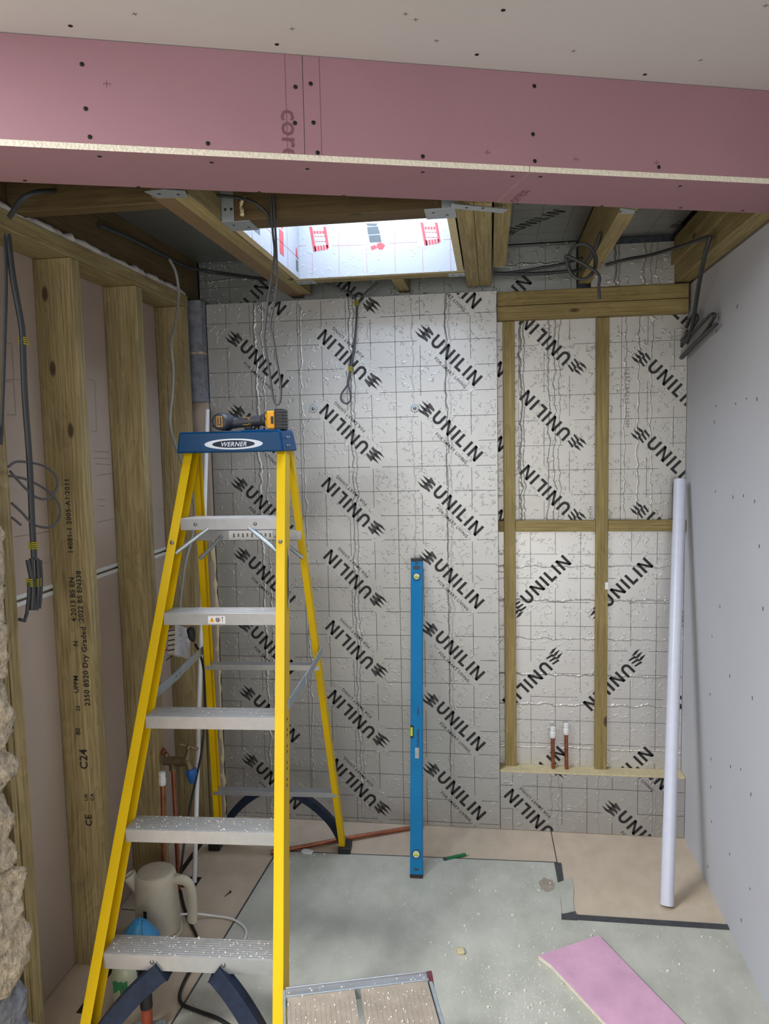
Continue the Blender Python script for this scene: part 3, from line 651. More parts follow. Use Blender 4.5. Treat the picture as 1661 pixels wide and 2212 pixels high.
# joist hangers
def hanger(loc, w_, d, label, side=None):
    e = empty('joist_hanger', loc)
    b = MB(); b.box(-w_/2, w_/2, -d/2, d/2, -.0022, -.0002, 'steel'); b.build('seat_plate', e, bevel=.0006)
    if side:
        b = MB(); b.box(side*w_/2-.001, side*w_/2+.001, -d/2-.001, d/2, -.002, .11, 'steel'); b.build('side_flange', e)
        b = MB(); b.box(min(side*w_/2, side*w_/2-side*.034), max(side*w_/2, side*w_/2-side*.034), -d/2-.002, -d/2-.0005, -.002, .11, 'steel'); f = b.build('face_flange', e)
        for zz in (.03, .085):
            for xx in (.010, .027):
                h = MB(); h.dome((side*(w_/2-xx), -d/2-.002, zz), (0, -1, 0), .004, 'black', .3, 10); h.build('nail_head', e)
    for k in (-1, 1):
        h = MB(); h.dome((k*w_*.22, k*d*.15, -.0022), (0, 0, -1), .004, 'black', .3, 10); h.build('nail_head', e)
    return tag(e, label, 'joist hanger')
hanger((-.672, 2.073, ZR), .076, .09, 'galvanised hanger at the near left corner of the rooflight', -1)
hanger((-.126, 2.073, ZR), .080, .09, 'galvanised hanger at the near right corner of the rooflight', 1)
hanger((-.675, 2.834, ZR), .07, .05, 'small galvanised hanger at the far left corner of the rooflight')
hanger((-.116, 2.834, ZR), .06, .05, 'small galvanised hanger at the far right corner of the rooflight')
def strap(pts, z, label):
    b = MB(); ps = [tuple(on(*p, 2, z)[:2]) for p in pts]; b.prism(ps, z-.001, z+.001, 'steel'); o = b.build('hanger_strap', bevel=.0004)
    c = np.mean([on(*p, 2, z) for p in pts], axis=0)
    for k in (-.02, .022):
        h = MB(); h.dome((c[0]+k-o.location.x, c[1]+k*.3-o.location.y, -.0002), (0, 0, -1), .0042, 'black', .3, 10); h.build('nail_head', o)
    tag(o, label, 'joist hanger')
strap(((312, 414), (355, 409), (400, 413), (407, 426), (342, 428)), ZR-.002, 'long galvanised hanger flap under the left rafters at the bulkhead')
strap(((976, 438), (985, 441), (1098, 452), (1086, 460), (973, 449)), ZR-.002, 'long galvanised hanger flap under the doubled rafters at the bulkhead')
strap(((1339, 449), (1374, 454), (1371, 461), (1341, 462)), ZR-.002, 'small galvanised flap under the single right rafter at the bulkhead')

# broken stonework at the far left edge
def lumpy(x0, x1, y0, y1, z0, z1, n, amp, sc, mat, seed):
    b = MB(); import itertools
    nx, ny, nz = n; vs = {}; L = []
    def V(i, j, k):
        if (i, j, k) not in vs:
            p = Vector((x0+(x1-x0)*i/nx, y0+(y1-y0)*j/ny, z0+(z1-z0)*k/nz))
            q = p*sc+Vector((seed, seed*2, 0)); d = noise.noise_vector(q)*amp+noise.noise_vector(q*3.1)*amp*.45+noise.noise_vector(q*9)*amp*.16
            if k == 0: d.z = 0
            if i == 0: d.x = 0
            vs[(i, j, k)] = len(L); L.append(p+d)
        return vs[(i, j, k)]
    fs = []
    for j in range(ny):
        for k in range(nz): fs += [(V(nx, j, k), V(nx, j+1, k), V(nx, j+1, k+1), V(nx, j, k+1)), (V(0, j, k), V(0, j, k+1), V(0, j+1, k+1), V(0, j+1, k))]
    for i in range(nx):
        for k in range(nz): fs += [(V(i, 0, k), V(i+1, 0, k), V(i+1, 0, k+1), V(i, 0, k+1)), (V(i, ny, k), V(i, ny, k+1), V(i+1, ny, k+1), V(i+1, ny, k))]
    for i in range(nx):
        for j in range(ny): fs += [(V(i, j, nz), V(i+1, j, nz), V(i+1, j+1, nz), V(i, j+1, nz)), (V(i, j, 0), V(i, j+1, 0), V(i+1, j+1, 0), V(i+1, j, 0))]
    b.add(L, fs, mat, True); return b
st = empty('broken_stonework', (-1.3, 1.5, 0)); tag(st, 'crumbling sandstone and mortar wall end at the far left edge of the picture', 'masonry')
for (z0, z1, xe, ye, m, nm) in ((0, .17, -1.165, 1.650, 'stone', 'stone'), (.17, .32, -1.175, 1.645, 'block', 'grey_stone'), (.32, .60, -1.162, 1.650, 'stone', 'stone'), (.60, .84, -1.170, 1.645, 'stone', 'stone'), (.84, 1.08, -1.156, 1.650, 'stone', 'stone'), (1.08, 1.30, -1.160, 1.650, 'stone', 'stone'), (1.30, 1.60, -1.160, 1.648, 'stone', 'stone'), (1.60, 1.70, -1.165, 1.645, 'stone', 'stone')):
    b = lumpy(-1.61, xe, 1.38, ye, z0, z1, (8, 30, 26), .026, 13, m, z0*10)
    b.v = [(p[0]+1.3, p[1]-1.5, p[2]) for p in b.v]; b.build(nm, st)
b = MB(); b.box(-1.28, -1.193, 1.680, 1.6995, 0, 2.16, 'wood_stud'); o = b.build('timber_batten', bevel=.001); tag(o, 'thin pale batten between the broken stonework and the first stud', 'timber')

# ============================================================ LADDER
LX, LY, LT, LA = -.7877, 1.6427, .05, .4663
lad = empty('step_ladder', (LX, LY, 0), LT); tag(lad, 'open yellow fibreglass step ladder with blue top and aluminium treads', 'ladder')
def hw(z): return .2478-.0668*z
def quadtube(b, p0, p1, sec, mat):
    """sec: list of (dx, dy) outline; swept from p0 to p1"""
    n = len(sec); vs = [(p0[0]+d[0], p0[1]+d[1], p0[2]) for d in sec]+[(p1[0]+d[0], p1[1]+d[1], p1[2]) for d in sec]
    b.add(vs, [(i, (i+1) % n, n+(i+1) % n, n+i) for i in range(n)]+[tuple(range(n))[::-1], tuple(range(n, 2*n))], mat)
def chan(sx, w_, d, t):   # C channel, web on the outside (sx = side), flanges inwards; front at y=0
    return [(0, 0), (-sx*w_, 0), (-sx*w_, t), (-sx*t, t), (-sx*t, d-t), (-sx*w_, d-t), (-sx*w_, d), (0, d)]
for s_ in (-1, 1):
    z1 = 1.62; b = MB()
    sec = chan(s_, .028, .072, .0035)
    if s_ < 0: sec = sec[::-1]
    quadtube(b, (s_*(hw(.0)+.027), 0, 0.012), (s_*(hw(z1)+.027), LA*z1, z1), sec, 'yellow'); r_ = b.build('front_rail', lad, bevel=.0012)
    b = MB(); b.box(s_*(hw(0)+.027)-.02, s_*(hw(0)+.027)+.02, -.012, .085, 0, .03, 'black'); b.build('foot', lad, bevel=.004)
YR0, YR1 = 1.19, LA*1.62+.085
def rear(z):
    t = 1-z/1.62; return .17+.094*t, YR1+(YR0-YR1)*t
for s_ in (-1, 1):
    h0, y0 = rear(.01); h1, y1 = rear(1.60); b = MB(); sec = chan(s_, .022, .040, .003)
    if s_ < 0: sec = sec[::-1]
    quadtube(b, (s_*h0, y0-.02, .012), (s_*h1, y1-.02, 1.60), sec, 'yellow'); b.build('rear_rail', lad, bevel=.001)
    b = MB(); b.box(s_*h0-.026, s_*h0+.022, y0-.035, y0+.035, 0, .028, 'black'); b.build('foot', lad, bevel=.004)
# treads
zs = [.291+.275*i for i in range(5)]
random.seed(2)
for i, z in enumerate(zs):
    h = hw(z)+.0005; y = LA*z; D = .078; lip = .036 if i else .042
    b = MB(); b.box(-h, h, y-.002, y, z-lip, z, 'alu'); b.box(-h, h, y, y+D, z-.004, z, 'dustalu'); b.box(-h, h, y+D-.002, y+D, z-.02, z-.004, 'alu')
    nr = 9
    for k in range(nr): b.box(-h+.002, h-.002, y+.003+k*D/nr, y+.003+k*D/nr+.0035, z, z+.0016, 'alu')
    t = b.build('tread', lad, bevel=.0006)
    if i == 3 or i == 0:
        pass
    for s_ in (-1, 1):
        r = MB(); r.dome((s_*(h+.012), y-.0035, z-.018), (0, -1, 0), .0065, 'rivet', .6, 12); r.build('rivet', lad)
        if i in (0, 4):
            r = MB(); r.dome((s_*h*.42 if i == 0 else s_*h*.62-.01, y-.002, z-.018), (0, -1, 0), .0062, 'rivet', .6, 12); r.build('rivet', lad)
    cr = MB()
    for _ in range((150, 110, 40, 30, 10)[i]):
        x, yy, q = random.uniform(-h+.01, h-.01), y+random.uniform(.002, D), random.uniform(.0005, .0015)
        cr.box(x-q, x+q*1.4, yy-q, yy+q, z, z+q*1.6, 'crumb')
    c = cr.build('plaster_dust', lad); c['kind'] = 'stuff'; c['label'] = 'white plaster crumbs on the tread'
r = MB(); r.dome((hw(1.32)+.013, LA*1.32-.003, 1.32), (0, -1, 0), .0065, 'rivet', .6, 12); r.build('rivet', lad)
r = MB(); r.dome((-hw(1.32)-.013, LA*1.32-.003, 1.32), (0, -1, 0), .0065, 'rivet', .6, 12); r.build('rivet', lad)
# warning sticker on the second tread from the top
z = zs[3]; y = LA*z-.0024; b = MB(); b.box(-.035, .018, y-.0002, y, z-.031, z-.008, 'white')
b.add([(-.031, y-.0006, z-.027), (-.015, y-.0006, z-.027), (-.023, y-.0006, z-.011)], [(0, 1, 2)], 'tooly'); b.box(-.0238, -.0222, y-.0009, y-.0007, z-.023, z-.015, 'black')
b.tube([(-.005, y-.0002, z-.0195), (-.005, y-.0006, z-.0195)], .0078, 'red_print', 18); b.tube([(-.005, y-.0006, z-.0195), (-.005, y-.0008, z-.0195)], .0062, 'white', 18)
b.box(-.009, -.0058, y-.0012, y-.0009, z-.0245, z-.015, 'black'); b.box(-.0042, -.001, y-.0012, y-.0009, z-.0245, z-.015, 'black')
b.box(.0088, .0102, y-.0006, y-.0002, z-.027, z-.013, 'black'); b.add([(.006, y-.0006, z-.014), (.013, y-.0006, z-.014), (.0095, y-.0006, z-.010)], [(0, 1, 2)], 'black')
plabel(b.build('warning_sticker', lad), 'small white sticker with warning symbols')
# rear rungs
def rung(z, hgt, nm='rear_rung'):
    h, y = rear(z); b = MB(); b.box(-h+.004, h-.004, y-.018, y+.018, z-.003, z, 'alu'); b.box(-h+.004, h-.004, y-.019, y-.017, z-hgt, z, 'alu'); return b.build(nm, lad, bevel=.0005)
# heights chosen from where the bars cross the rear rails
def rz(px, py):
    best = None
    for i in range(60, 1600):
        z = i/1000; h, y = rear(z); X = h*math.cos(LT)-y*math.sin(LT)+LX; Y = LY+h*math.sin(LT)+y*math.cos(LT)
        v = np.array([X, Y, z])-CP; yy = 1106-F*(v@UP)/(v@FWD)
        if best is None or abs(yy-py) < best[0]: best = (abs(yy-py), z)
    return best[1]
ZQ = [rz(650, 1143), rz(690, 1434), rz(728, 1709)]
for z, hg in zip(ZQ, (.034, .02, .018)): rung(z, hg)
h, y = rear(ZQ[0]); b = MB(); b.box(-h*.38, h*.45, y-.0205, y-.0192, ZQ[0]-.032, ZQ[0]-.001, 'white')
for k in range(9): b.box(-h*.30+k*.016, -h*.30+k*.016+.006, y-.0212, y-.0206, ZQ[0]-.024+.002*(k % 2), ZQ[0]-.010, 'faint_print')
plabel(b.build('instruction_label', lad), 'faded paper label on the top rear bar')
def bar(b, p0, p1, w_, t, mat):
    p0, p1 = Vector(p0), Vector(p1); d = (p1-p0).normalized(); a = d.cross(Vector((1, 0, 0))) if abs(d.x) < .9 else d.cross(Vector((0, 1, 0))); a.normalize(); c = d.cross(a)
    vs = [p+a*(i*w_/2)+c*(j*t/2) for p in (p0, p1) for (i, j) in ((-1, -1), (1, -1), (1, 1), (-1, 1))]
    b.add(vs, [(0, 1, 5, 4), (1, 2, 6, 5), (2, 3, 7, 6), (3, 0, 4, 7), (0, 3, 2, 1), (4, 5, 6, 7)], mat)
for s_ in (-1, 1):
    hf, yf, zf = hw(.86)+.029, LA*.86+.045, .86; zz_ = rz(697, 1405); hr, yr = rear(zz_); p0, p1 = Vector((s_*hf, yf, zf)), Vector((s_*(hr+.006), yr, zz_)); m = (p0+p1)/2+Vector((0, 0, -.006))
    b = MB(); bar(b, p0, m+(m-p0)*.12, .030, .004, 'steel'); o = b.build('spreader', lad, bevel=.001)
    b = MB(); bar(b, m-(p1-m)*.10+Vector((s_*.003, 0, 0)), p1+Vector((s_*.003, 0, 0)), .030, .004, 'steel'); b.build('spreader', lad, bevel=.001)
    for q in (.96, 1.08):
        r = MB(); c = p0.lerp(p1, .5*q); r.dome((c.x+s_*.004 if s_ > 0 else c.x+.004, c.y, c.z-.005), (1, 0, 0), .0035, 'rivet', .6, 10); r.build('rivet', lad)
    # upper gussets, tread to rail and rear bar to rear rail
    z = zs[4]; b = MB(); b.tube([(s_*hw(z)*.42, LA*z+.006, z-.03), (s_*(hw(z-.1)+.004), LA*(z-.1)+.02, z-.105)], .011, 'steel', 10, flat=.6); b.build('brace', lad)
    hh, y = rear(ZQ[0]); h2, y2 = rear(ZQ[0]-.1); b = MB(); b.tube([(s_*hh*.5, y-.022, ZQ[0]-.018), (s_*(h2-.01), y2-.024, ZQ[0]-.10)], .011, 'steel', 10, flat=.6); b.build('brace', lad)
    # blue knee braces at the bottom, front and rear
    for (z, hx, yy, nx, tz, hx0, yy0, wd) in ((zs[0]-.042, hw(.2)*.30, LA*(zs[0]-.04)+.01, None, .03, hw(.03)+.008, LA*.03+.006, .095), (ZQ[2]-.018, .075, rear(ZQ[2])[1], None, .03, rear(.03)[0]-.012, rear(.03)[1], .055)):
        P = [Vector((s_*hx, yy, z)), Vector((s_*(hx+(hx0-hx)*.40), yy+(yy0-yy)*.35, z+(tz-z)*.26)), Vector((s_*(hx+(hx0-hx)*.76), yy+(yy0-yy)*.7, z+(tz-z)*.60)), Vector((s_*hx0, yy0, tz))]
        P = spline(P, 6); b = MB(); n = len(P); vs = []
        for i, p in enumerate(P):
            t = (P[min(i+1, n-1)]-P[max(i-1, 0)]).normalized(); a = Vector((-t.z, 0, t.x)).normalized(); ww = wd*(.5 if i else .55)
            for (q, r) in ((-1, 0), (1, 0), (1, 1), (-1, 1)): vs.append(p+a*q*ww*.5+Vector((0, r*.035, 0)))
        fs = [(i*4+k, i*4+(k+1) % 4, (i+1)*4+(k+1) % 4, (i+1)*4+k) for i in range(n-1) for k in range(4)]+[(0, 1, 2, 3), (n*4-1, n*4-2, n*4-3, n*4-4)]
        b.add(vs, fs, 'navy'); plabel(b.build('knee_brace', lad, bevel=.002), 'scuffed dark blue brace')
# blue top
yc = LA*1.60-.03; b = MB()
sec = [(-.184, yc, 1.597), (.169, yc, 1.597), (.184, yc+.15, 1.597), (-.184, yc+.15, 1.597)]
top = [(-.175, yc+.006, 1.665), (.160, yc+.006, 1.665), (.172, yc+.142, 1.665), (-.175, yc+.142, 1.665)]
b.add(sec+top, [(0, 1, 5, 4), (1, 2, 6, 5), (2, 3, 7, 6), (3, 0, 4, 7), (4, 5, 6, 7), (0, 3, 2, 1)], 'blue')
tp2 = [(.025, yc+.007, 1.664), (.159, yc+.007, 1.664), (.171, yc+.141, 1.664), (.025, yc+.141, 1.664)]; t3 = [(.033, yc+.012, 1.669), (.155, yc+.012, 1.669), (.166, yc+.136, 1.669), (.033, yc+.136, 1.669)]
b.add(tp2+t3, [(0, 1, 5, 4), (1, 2, 6, 5), (2, 3, 7, 6), (3, 0, 4, 7), (4, 5, 6, 7)], 'blue')
cap = b.build('top_cap', lad, bevel=.006)
def ell(a, c, n=40): return [(a*math.cos(2*PI*k/n), c*math.sin(2*PI*k/n)) for k in range(n)]
def badge(name, parent, A, U_, V_, NRM, a, c, txt, th, lab, inner='navy'):
    A, U_, V_, NRM = map(Vector, (A, U_, V_, NRM)); b = MB()
    P = lambda x, y, d: A+U_*x+V_*y+NRM*d
    for (aa, cc, d, m) in ((a, c, .0006, 'silver'), (a*.73, c*.72, .0010, inner)):
        e = ell(aa, cc); b.add([P(x, y, d) for x, y in e], [tuple(range(len(e)))], m)
    for p in text_polys(txt, th, .012, .25, 1.06): b.add([P(x*1.0, y, .0014) for x, y in p], [tuple(range(len(p)))], 'silver')
    o = b.build(name, parent); return plabel(o, lab)
dy = .006/.068
badge('brand_badge', lad, (.006, yc+.0025, 1.624), (1, 0, 0), (0, dy, 1), (0, -1, dy), .096, .0172, 'WERNER', .0150, 'silver oval badge reading WERNER')
sl_ = Vector((-.0668, LA, 1)).normalized(); zb = 1.21
badge('brand_badge', lad, (hw(zb)+.0285, LA*zb+.042, zb), sl_, Vector((0, 1, -LA)).normalized(), (1, 0, .0668), .10, .0105, 'WERNER', .011, 'narrow silver oval sticker reading WERNER', 'navy')
b = MB(); zb = .74; 
for k in range(26):
    if k % 3 == 2: continue
    zz = zb-.085+k*.0068; b.box(hw(zz)+.0276, hw(zz)+.0282, LA*zz+.030, LA*zz+.042, zz, zz+.005, 'line_print' if k % 2 else 'silver')
plabel(b.build('rating_label', lad), 'grey strip label of small print')
for (dx, dz) in ((.30, .35), (.45, .35), (.30, .75), (.45, .75)):
    r = MB(); r.dome((.169+.012*dx, yc+.15*dx, 1.597+.068*(1-dz)), (1, -.1, 0), .005, 'rivet', .6, 12); r.build('rivet', lad)

# cordless driver on the ladder top
DZ = 1.668
dr = empty('cordless_driver', (0, 0, 0)); mtxL = Matrix.Translation((LX, LY, 0)) @ Matrix.Rotation(LT, 4, 'Z')
o_ = mtxL @ Vector((.040, yc+.06, DZ)); dr.location = o_; dr.rotation_euler = (0, 0, LT); tag(dr, 'black and yellow cordless driver lying on the blue ladder top', 'power tool')
c0 = (-.078, 0, .029)
b = MB(); b.tube([(c0[0], -.055, c0[2]), (c0[0], -.049, c0[2]), (c0[0], -.03, c0[2]), (c0[0], .03, c0[2]), (c0[0], .075, c0[2])], [.021, .0275, .0288, .029, .018], 'charcoal', 28); body = b.build('motor_housing', dr)
b = MB(); b.tube([(c0[0], .075, c0[2]), (c0[0], .11, c0[2])], [.013, .009], 'black', 18); b.build('chuck', dr)
b = MB(); b.box(c0[0]-.009, c0[0]+.009, -.0562, -.0552, c0[2]-.016, c0[2]+.016, 'tooly'); b.box(c0[0]-.0072, c0[0]+.0072, -.0566, -.0560, c0[2]-.0142, c0[2]+.0142, 'black')
for p in xf(text_polys('DEWALT', .0055, .02), c0[0], c0[2], -PI/2): b.add([(x, -.0570, z) for x, z in p], [tuple(range(len(p)))], 'tooly')
plabel(b.build('brand_label', dr), 'black label with yellow frame')
for sx in (-1, 1):
    b = MB(); b.add([(c0[0]+sx*.0165, -.0535, c0[2]+z) for z in (-.010, .010)]+[(c0[0]+sx*.0205, -.0525, c0[2])], [(0, 1, 2), (2, 1, 0)], 'tooly'); b.build('vent', dr)
b = MB(); b.box(c0[0]-.036, c0[0]-.022, -.02, .02, .012, .035, 'black'); b.build('light_hood', dr, bevel=.003)
b = MB(); pts = [(-.052, 0, .026), (-.035, 0, .0255), (0, 0, .027), (.03, 0, .030), (.052, 0, .0315), (.066, 0, .034), (.078, 0, .034)]
b.tube(spline(pts, 4), [.021]*4+[.0185]*4+[.0185]*4+[.0190]*4+[.023]*4+[.030]*5, 'charcoal', 20, flat=.9); hdl = b.build('handle', dr)
b = MB(); b.box(.012, .0125, -.0178, -.0168, .014, .042, 'tooly'); b.box(-.012, .006, -.0170, -.0162, .041, .0422, 'tooly'); b.box(.006, .0072, -.0172, -.0160, .018, .0422, 'tooly'); b.box(-.012, .006, -.0172, -.0164, .017, .0182, 'tooly'); b.build('grip_line', dr)
b = MB(); b.box(-.012, .014, -.006, .006, .002, .014, 'black'); b.build('trigger', dr, bevel=.003)
b = MB(); b.box(.070, .098, -.036, .036, .002, .060, 'tooly'); b.box(.064, .074, -.03, .03, .010, .052, 'tooly'); b.build('base_plate', dr, bevel=.005)
b = MB(); b.box(.098, .124, -.038, .038, .0, .066, 'black')
for k in range(6): b.box(.100, .127, -.0395, .039, .006+k*.010, .011+k*.010, 'charcoal')
b.build('battery', dr, bevel=.002)
b = MB(); b.box(.084, .096, -.0372, -.036, .016, .044, 'tooly'); b.box(.0855, .0945, -.0376, -.0370, .018, .042, 'black'); b.build('battery_label', dr)

# ============================================================ SPIRIT LEVEL, PIPES
def frame_to(p0, p1, up=(0, -1, 0)):
    z = (Vector(p1)-Vector(p0)).normalized(); y = -Vector(up); x = y.cross(z).normalized(); y = z.cross(x); return Matrix((x, y, z)).transposed()
p0 = on(898.5, 1903, 2, 0); p0[1] += .012; p1 = np.array(on(900, 1208, 1, YB-.028)); Rm = frame_to(p0, p1); L = (Vector(p1)-Vector(p0)).length
lv = empty('spirit_level', tuple(p0), rot=Rm.to_euler()); lv.location.z = .004; tag(lv, 'long blue spirit level standing on the floor against the foil', 'spirit level')
W2 = .0228; b = MB(); b.box(-W2, W2, 0, .022, .012, L-.012, 'levelblue'); b.box(-W2-.0005, -W2+.002, -.0008, .0228, .012, L-.012, 'levelblue'); b.box(W2-.002, W2+.0005, -.0008, .0228, .012, L-.012, 'levelblue')
for p in xf(text_polys('TRADE SERIES', .008, .02), .006, .50, PI/2)+xf(text_polys('1200mm', .007, .01), .006, .60, PI/2): b.add([(x, -.0006, z) for x, z in p], [tuple(range(len(p)))], 'black_print')
b.box(-.006, .010, -.0006, .001, .425, .465, 'rivet'); b.build('body', lv, bevel=.0008)
for z0, z1 in ((0, .013), (L-.013, L)): b = MB(); b.box(-W2-.001, W2+.001, -.001, .023, z0, z1, 'black'); b.build('end_cap', lv, bevel=.001)
for z in (.083, L-.075):
    b = MB(); b.tube([(0, .001, z), (0, -.003, z)], .0155, 'black', 24); b.tube([(0, -.0025, z), (0, -.0045, z)], .0125, 'silver', 24); v_ = b.build('vial_housing', lv)
    b = MB(); b.tube([(-.009, -.005, z), (.009, -.005, z)], .0055, 'vial', 14); b.build('vial', lv)
b = MB(); b.box(-W2-.001, -W2+.012, -.003, .001, .50, .548, 'black'); b.build('vial_housing', lv, bevel=.003)
b = MB(); b.tube([(-W2+.004, -.0035, .508), (-W2+.004, -.0035, .540)], .0055, 'vial', 12); b.build('vial', lv)
b = MB(); e = ell(.0155, .008, 24); b.prism([(x, y+L-.038) for x, y in e], -.0012, .001, 'charcoal', axis='y'); b.build('hand_hole', lv)
for z in (L-.020, .030):
    b = MB(); b.box(-.008, .008, -.001, .001, z-.004, z+.004, 'charcoal'); b.build('maker_stamp', lv, bevel=.0005)

pb = on(1440.5, 1958, 2, 0); pt = np.array(on(1469, 1040, 0, XR-.026)); pt = np.array(on(1469, 1040, 1, 3.06))
b = MB(); d = Vector(pt)-Vector(pb); P0 = Vector(pb)+Vector((0, 0, .006)); b.tube([P0, P0+d*.5, P0+d], .0225, 'pipewhite', 28, cap=False); b.tube([P0, P0+d], .0200, 'cream', 28, cap=False)
n0 = len(b.v); tag(b.build('waste_pipe'), 'long white plastic waste pipe leaning in the right corner', 'pipe')
p0 = on(420, 1908, 2, .0); p1 = on(448, 885, 1, 2.985); b = MB(); b.tube([tuple(p0+np.array([0, 0, .004])), tuple(p1)], .0085, 'white', 16); tag(b.build('conduit_pipe'), 'thin white conduit standing behind the ladder on the left', 'pipe')
def capped(px, ybot, ytop, Y, label, r=.0078, z0=0, top=None):
    p = on(px, ytop, 1, Y); q = on(px+1, ybot, 1, Y); e = empty('copper_pipe', (p[0], Y, z0)); H = p[2]-z0
    b = MB(); b.cyl((q[0]-p[0], 0, 0), (0, 0, H), r, 'copper', 16); b.build('pipe', e)
    b = MB(); b.lathe([(r*1.35, H-.006), (r*1.5, H), (r*1.62, H+.003), (r*1.62, H+.018), (r*1.35, H+.020), (r*1.35, H+.024), (r*1.5, H+.025), (r*1.5, H+.038), (r*1.3, H+.040)], (0, 0, 0), 'white', 8, smooth=False); plabel(b.build('push_fit_cap', e, bevel=.001), 'white plastic push-fit stop end')
    return tag(e, label, 'pipe')
capped(1194, 1672, 1590, 3.108, 'capped copper pipe in the recess, left and shorter of the pair', z0=.20)
capped(1223, 1675, 1583, 3.108, 'capped copper pipe in the recess, right and taller of the pair', z0=.20)
p = on(351, 1690, 0, -1.12)
e = capped(351, 1900, 1692, float(p[1]), 'capped copper pipe standing left of the tap', z0=0)
pq = Vector(on(585, 1842, 2, .01)); pr_ = Vector(on(913, 1784, 2, .01)); b = MB(); b.tube([tuple(pq), tuple((pq+pr_)/2+Vector((0, 0, .004))), tuple(pr_)], .0085, 'copper', 16); tag(b.build('copper_pipe'), 'loose copper pipe lying on the floor from ladder to spirit level', 'pipe')

# garden tap on its copper riser
tp = np.array(on(378, 1648, 0, -1.13)); tap = empty('outside_tap', (tp[0], tp[1], 0)); tag(tap, 'tarnished brass tap with blue spout cap on a copper riser, behind the ladder', 'tap')
tz = tp[2]; TS = 1.3
def ts(b, k=1.3):
    b.v = [((q[0]+.008)*k-.008, q[1]*k, (q[2]-tz)*k+tz) for q in b.v]; return b
b = MB(); b.cyl((-.008, 0, 0), (-.008, 0, tz-.01), .0078, 'copper', 16); b.build('riser_pipe', tap)
b = MB(); b.cyl((-.035, .01, tz+.022), (-.065, .05, tz+.022), .0078, 'copper', 14); ts(b).build('feed_pipe', tap)
b = MB(); b.cyl((-.035, .004, tz+.004), (.02, 0, tz+.004), .013, 'brass', 14); b.cyl((-.008, 0, tz-.02), (-.008, 0, tz+.004), .011, 'brass', 14); b.cyl((-.030, .008, tz+.020), (-.018, 0, tz), .008, 'brass', 10)
b.tube(spline([(.015, 0, tz+.002), (.030, -.004, tz+.008), (.040, -.006, tz+.004), (.046, -.008, tz-.014)], 5), .011, 'brass', 14); b.cyl((.034, -.004, tz+.006), (.042, -.002, tz+.044), .010, 'brass', 14, .006); ts(b).build('valve_body', tap)
b = MB(); b.tube([(.018, -.006, tz+.056), (.042, -.002, tz+.050), (.066, .002, tz+.040)], [.0048, .004, .0048], 'brass', 10); b.dome((.042, -.006, tz+.050), (0, -.5, 1), .008, 'brass', .7); ts(b).build('handle', tap)
b = MB(); b.lathe([(.005, -.052), (.009, -.046), (.011, -.034), (.0145, -.030), (.0145, -.012), (.012, -.010)], (.048, -.008, tz), 'bluecap', 14); plabel(ts(b).build('spout_cap', tap), 'blue plastic cap')

# ============================================================ CABLES
def cable(name, pts, r, mat, label, flat=1.0, ties=(), n=10, parent=None):
    b = MB(); sp = spline(pts, n); b.tube(sp, r, mat, 8, flat=flat)
    if parent is not None: return b.build(name, parent)
    if not ties: return tag(b.build(name), label, 'cable')
    o = b.build(name); L0 = o.location
    for p in ties:
        t = MB()
        for k in range(4): t.box(p[0]-.0095, p[0]+.0095, p[1]-.009, p[1]+.009, p[2]-.009+k*.005, p[2]-.006+k*.005, 'tapey')
        t.v = [(q[0]-L0.x, q[1]-L0.y, q[2]-L0.z) for q in t.v]; plabel(t.build('cable_tie', o), 'yellow striped tape')
    return tag(o, label, 'cable')
def O(x, y, ax=0, v=-1.165): return tuple(on(x, y, ax, v))
cable('twin_cable', [O(16, 505), O(28, 600), O(46, 700), O(49, 740), O(54, 860), O(64, 1000), O(69, 1120), O(74, 1210)], .0095, 'cable_dark', 'thick dark cable bundle hanging from the left top plate to a folded coil', .7, [O(51, 737), O(72, 1178)])
cable('twin_cable', [O(12, 512), O(13, 620), O(10, 740), O(6, 860), O(2, 960)], .0055, 'cable_dark', 'second dark cable hanging at the left picture edge, left of the bundle', .6)
cab = empty('cable_coil', O(74, 1265)); c_ = Vector(O(74, 1265)); tag(cab, 'folded coil of dark cable bound with yellow tape at the bundle end', 'cable')
for (a, d_) in (((60, 1210), (74, 1316)), ((68, 1206), (68, 1318)), ((80, 1206), (78, 1318)), ((86, 1210), (84, 1314))):
    p, q = Vector(O(*a))-c_, Vector(O(*d_))-c_; b = MB(); b.tube(spline([p, (p+q)/2+Vector((.004, 0, 0)), q], 8), .0052, 'cable_dark', 8, flat=1.2); b.build('loop', cab)
b = MB(); b.tube([Vector(O(*p))-c_ for p in ((63, 1258), (62, 1290), (58, 1325), (53, 1341), (42, 1338))], .0045, 'cable_dark', 8); b.build('tail', cab)
for x in (66, 80):
    p = Vector(O(x, 1258))-c_; b = MB()
    for k in range(4): b.box(p.x-.008, p.x+.008, p.y-.008, p.y+.008, p.z-.01+k*.0055, p.z-.0065+k*.0055, 'tapey')
    plabel(b.build('cable_tie', cab), 'yellow striped tape')
cable('single_cable', [O(18, 1008), O(40, 997), (O(90, 1005)), O(118, 1025), O(124, 1050), O(108, 1075), O(80, 1075), O(50, 1050), O(22, 1018)], .0032, 'cable', 'thin grey cable looped in an oval beside the dark bundle', n=8)
cable('single_cable', [O(20, 1028), O(55, 1035), O(95, 1055), O(125, 1085), O(129, 1115), O(112, 1138), O(75, 1134), O(45, 1105), O(25, 1087)], .0032, 'cable', 'thin grey cable making the lower loop beside the dark bundle', n=8)
cable('single_cable', [O(26, 1118), O(38, 1128), O(45, 1134)], .003, 'cable', 'short cut cable tail below the grey loops')
C2 = lambda x, y: tuple(on(x, y, 0, -1.15))
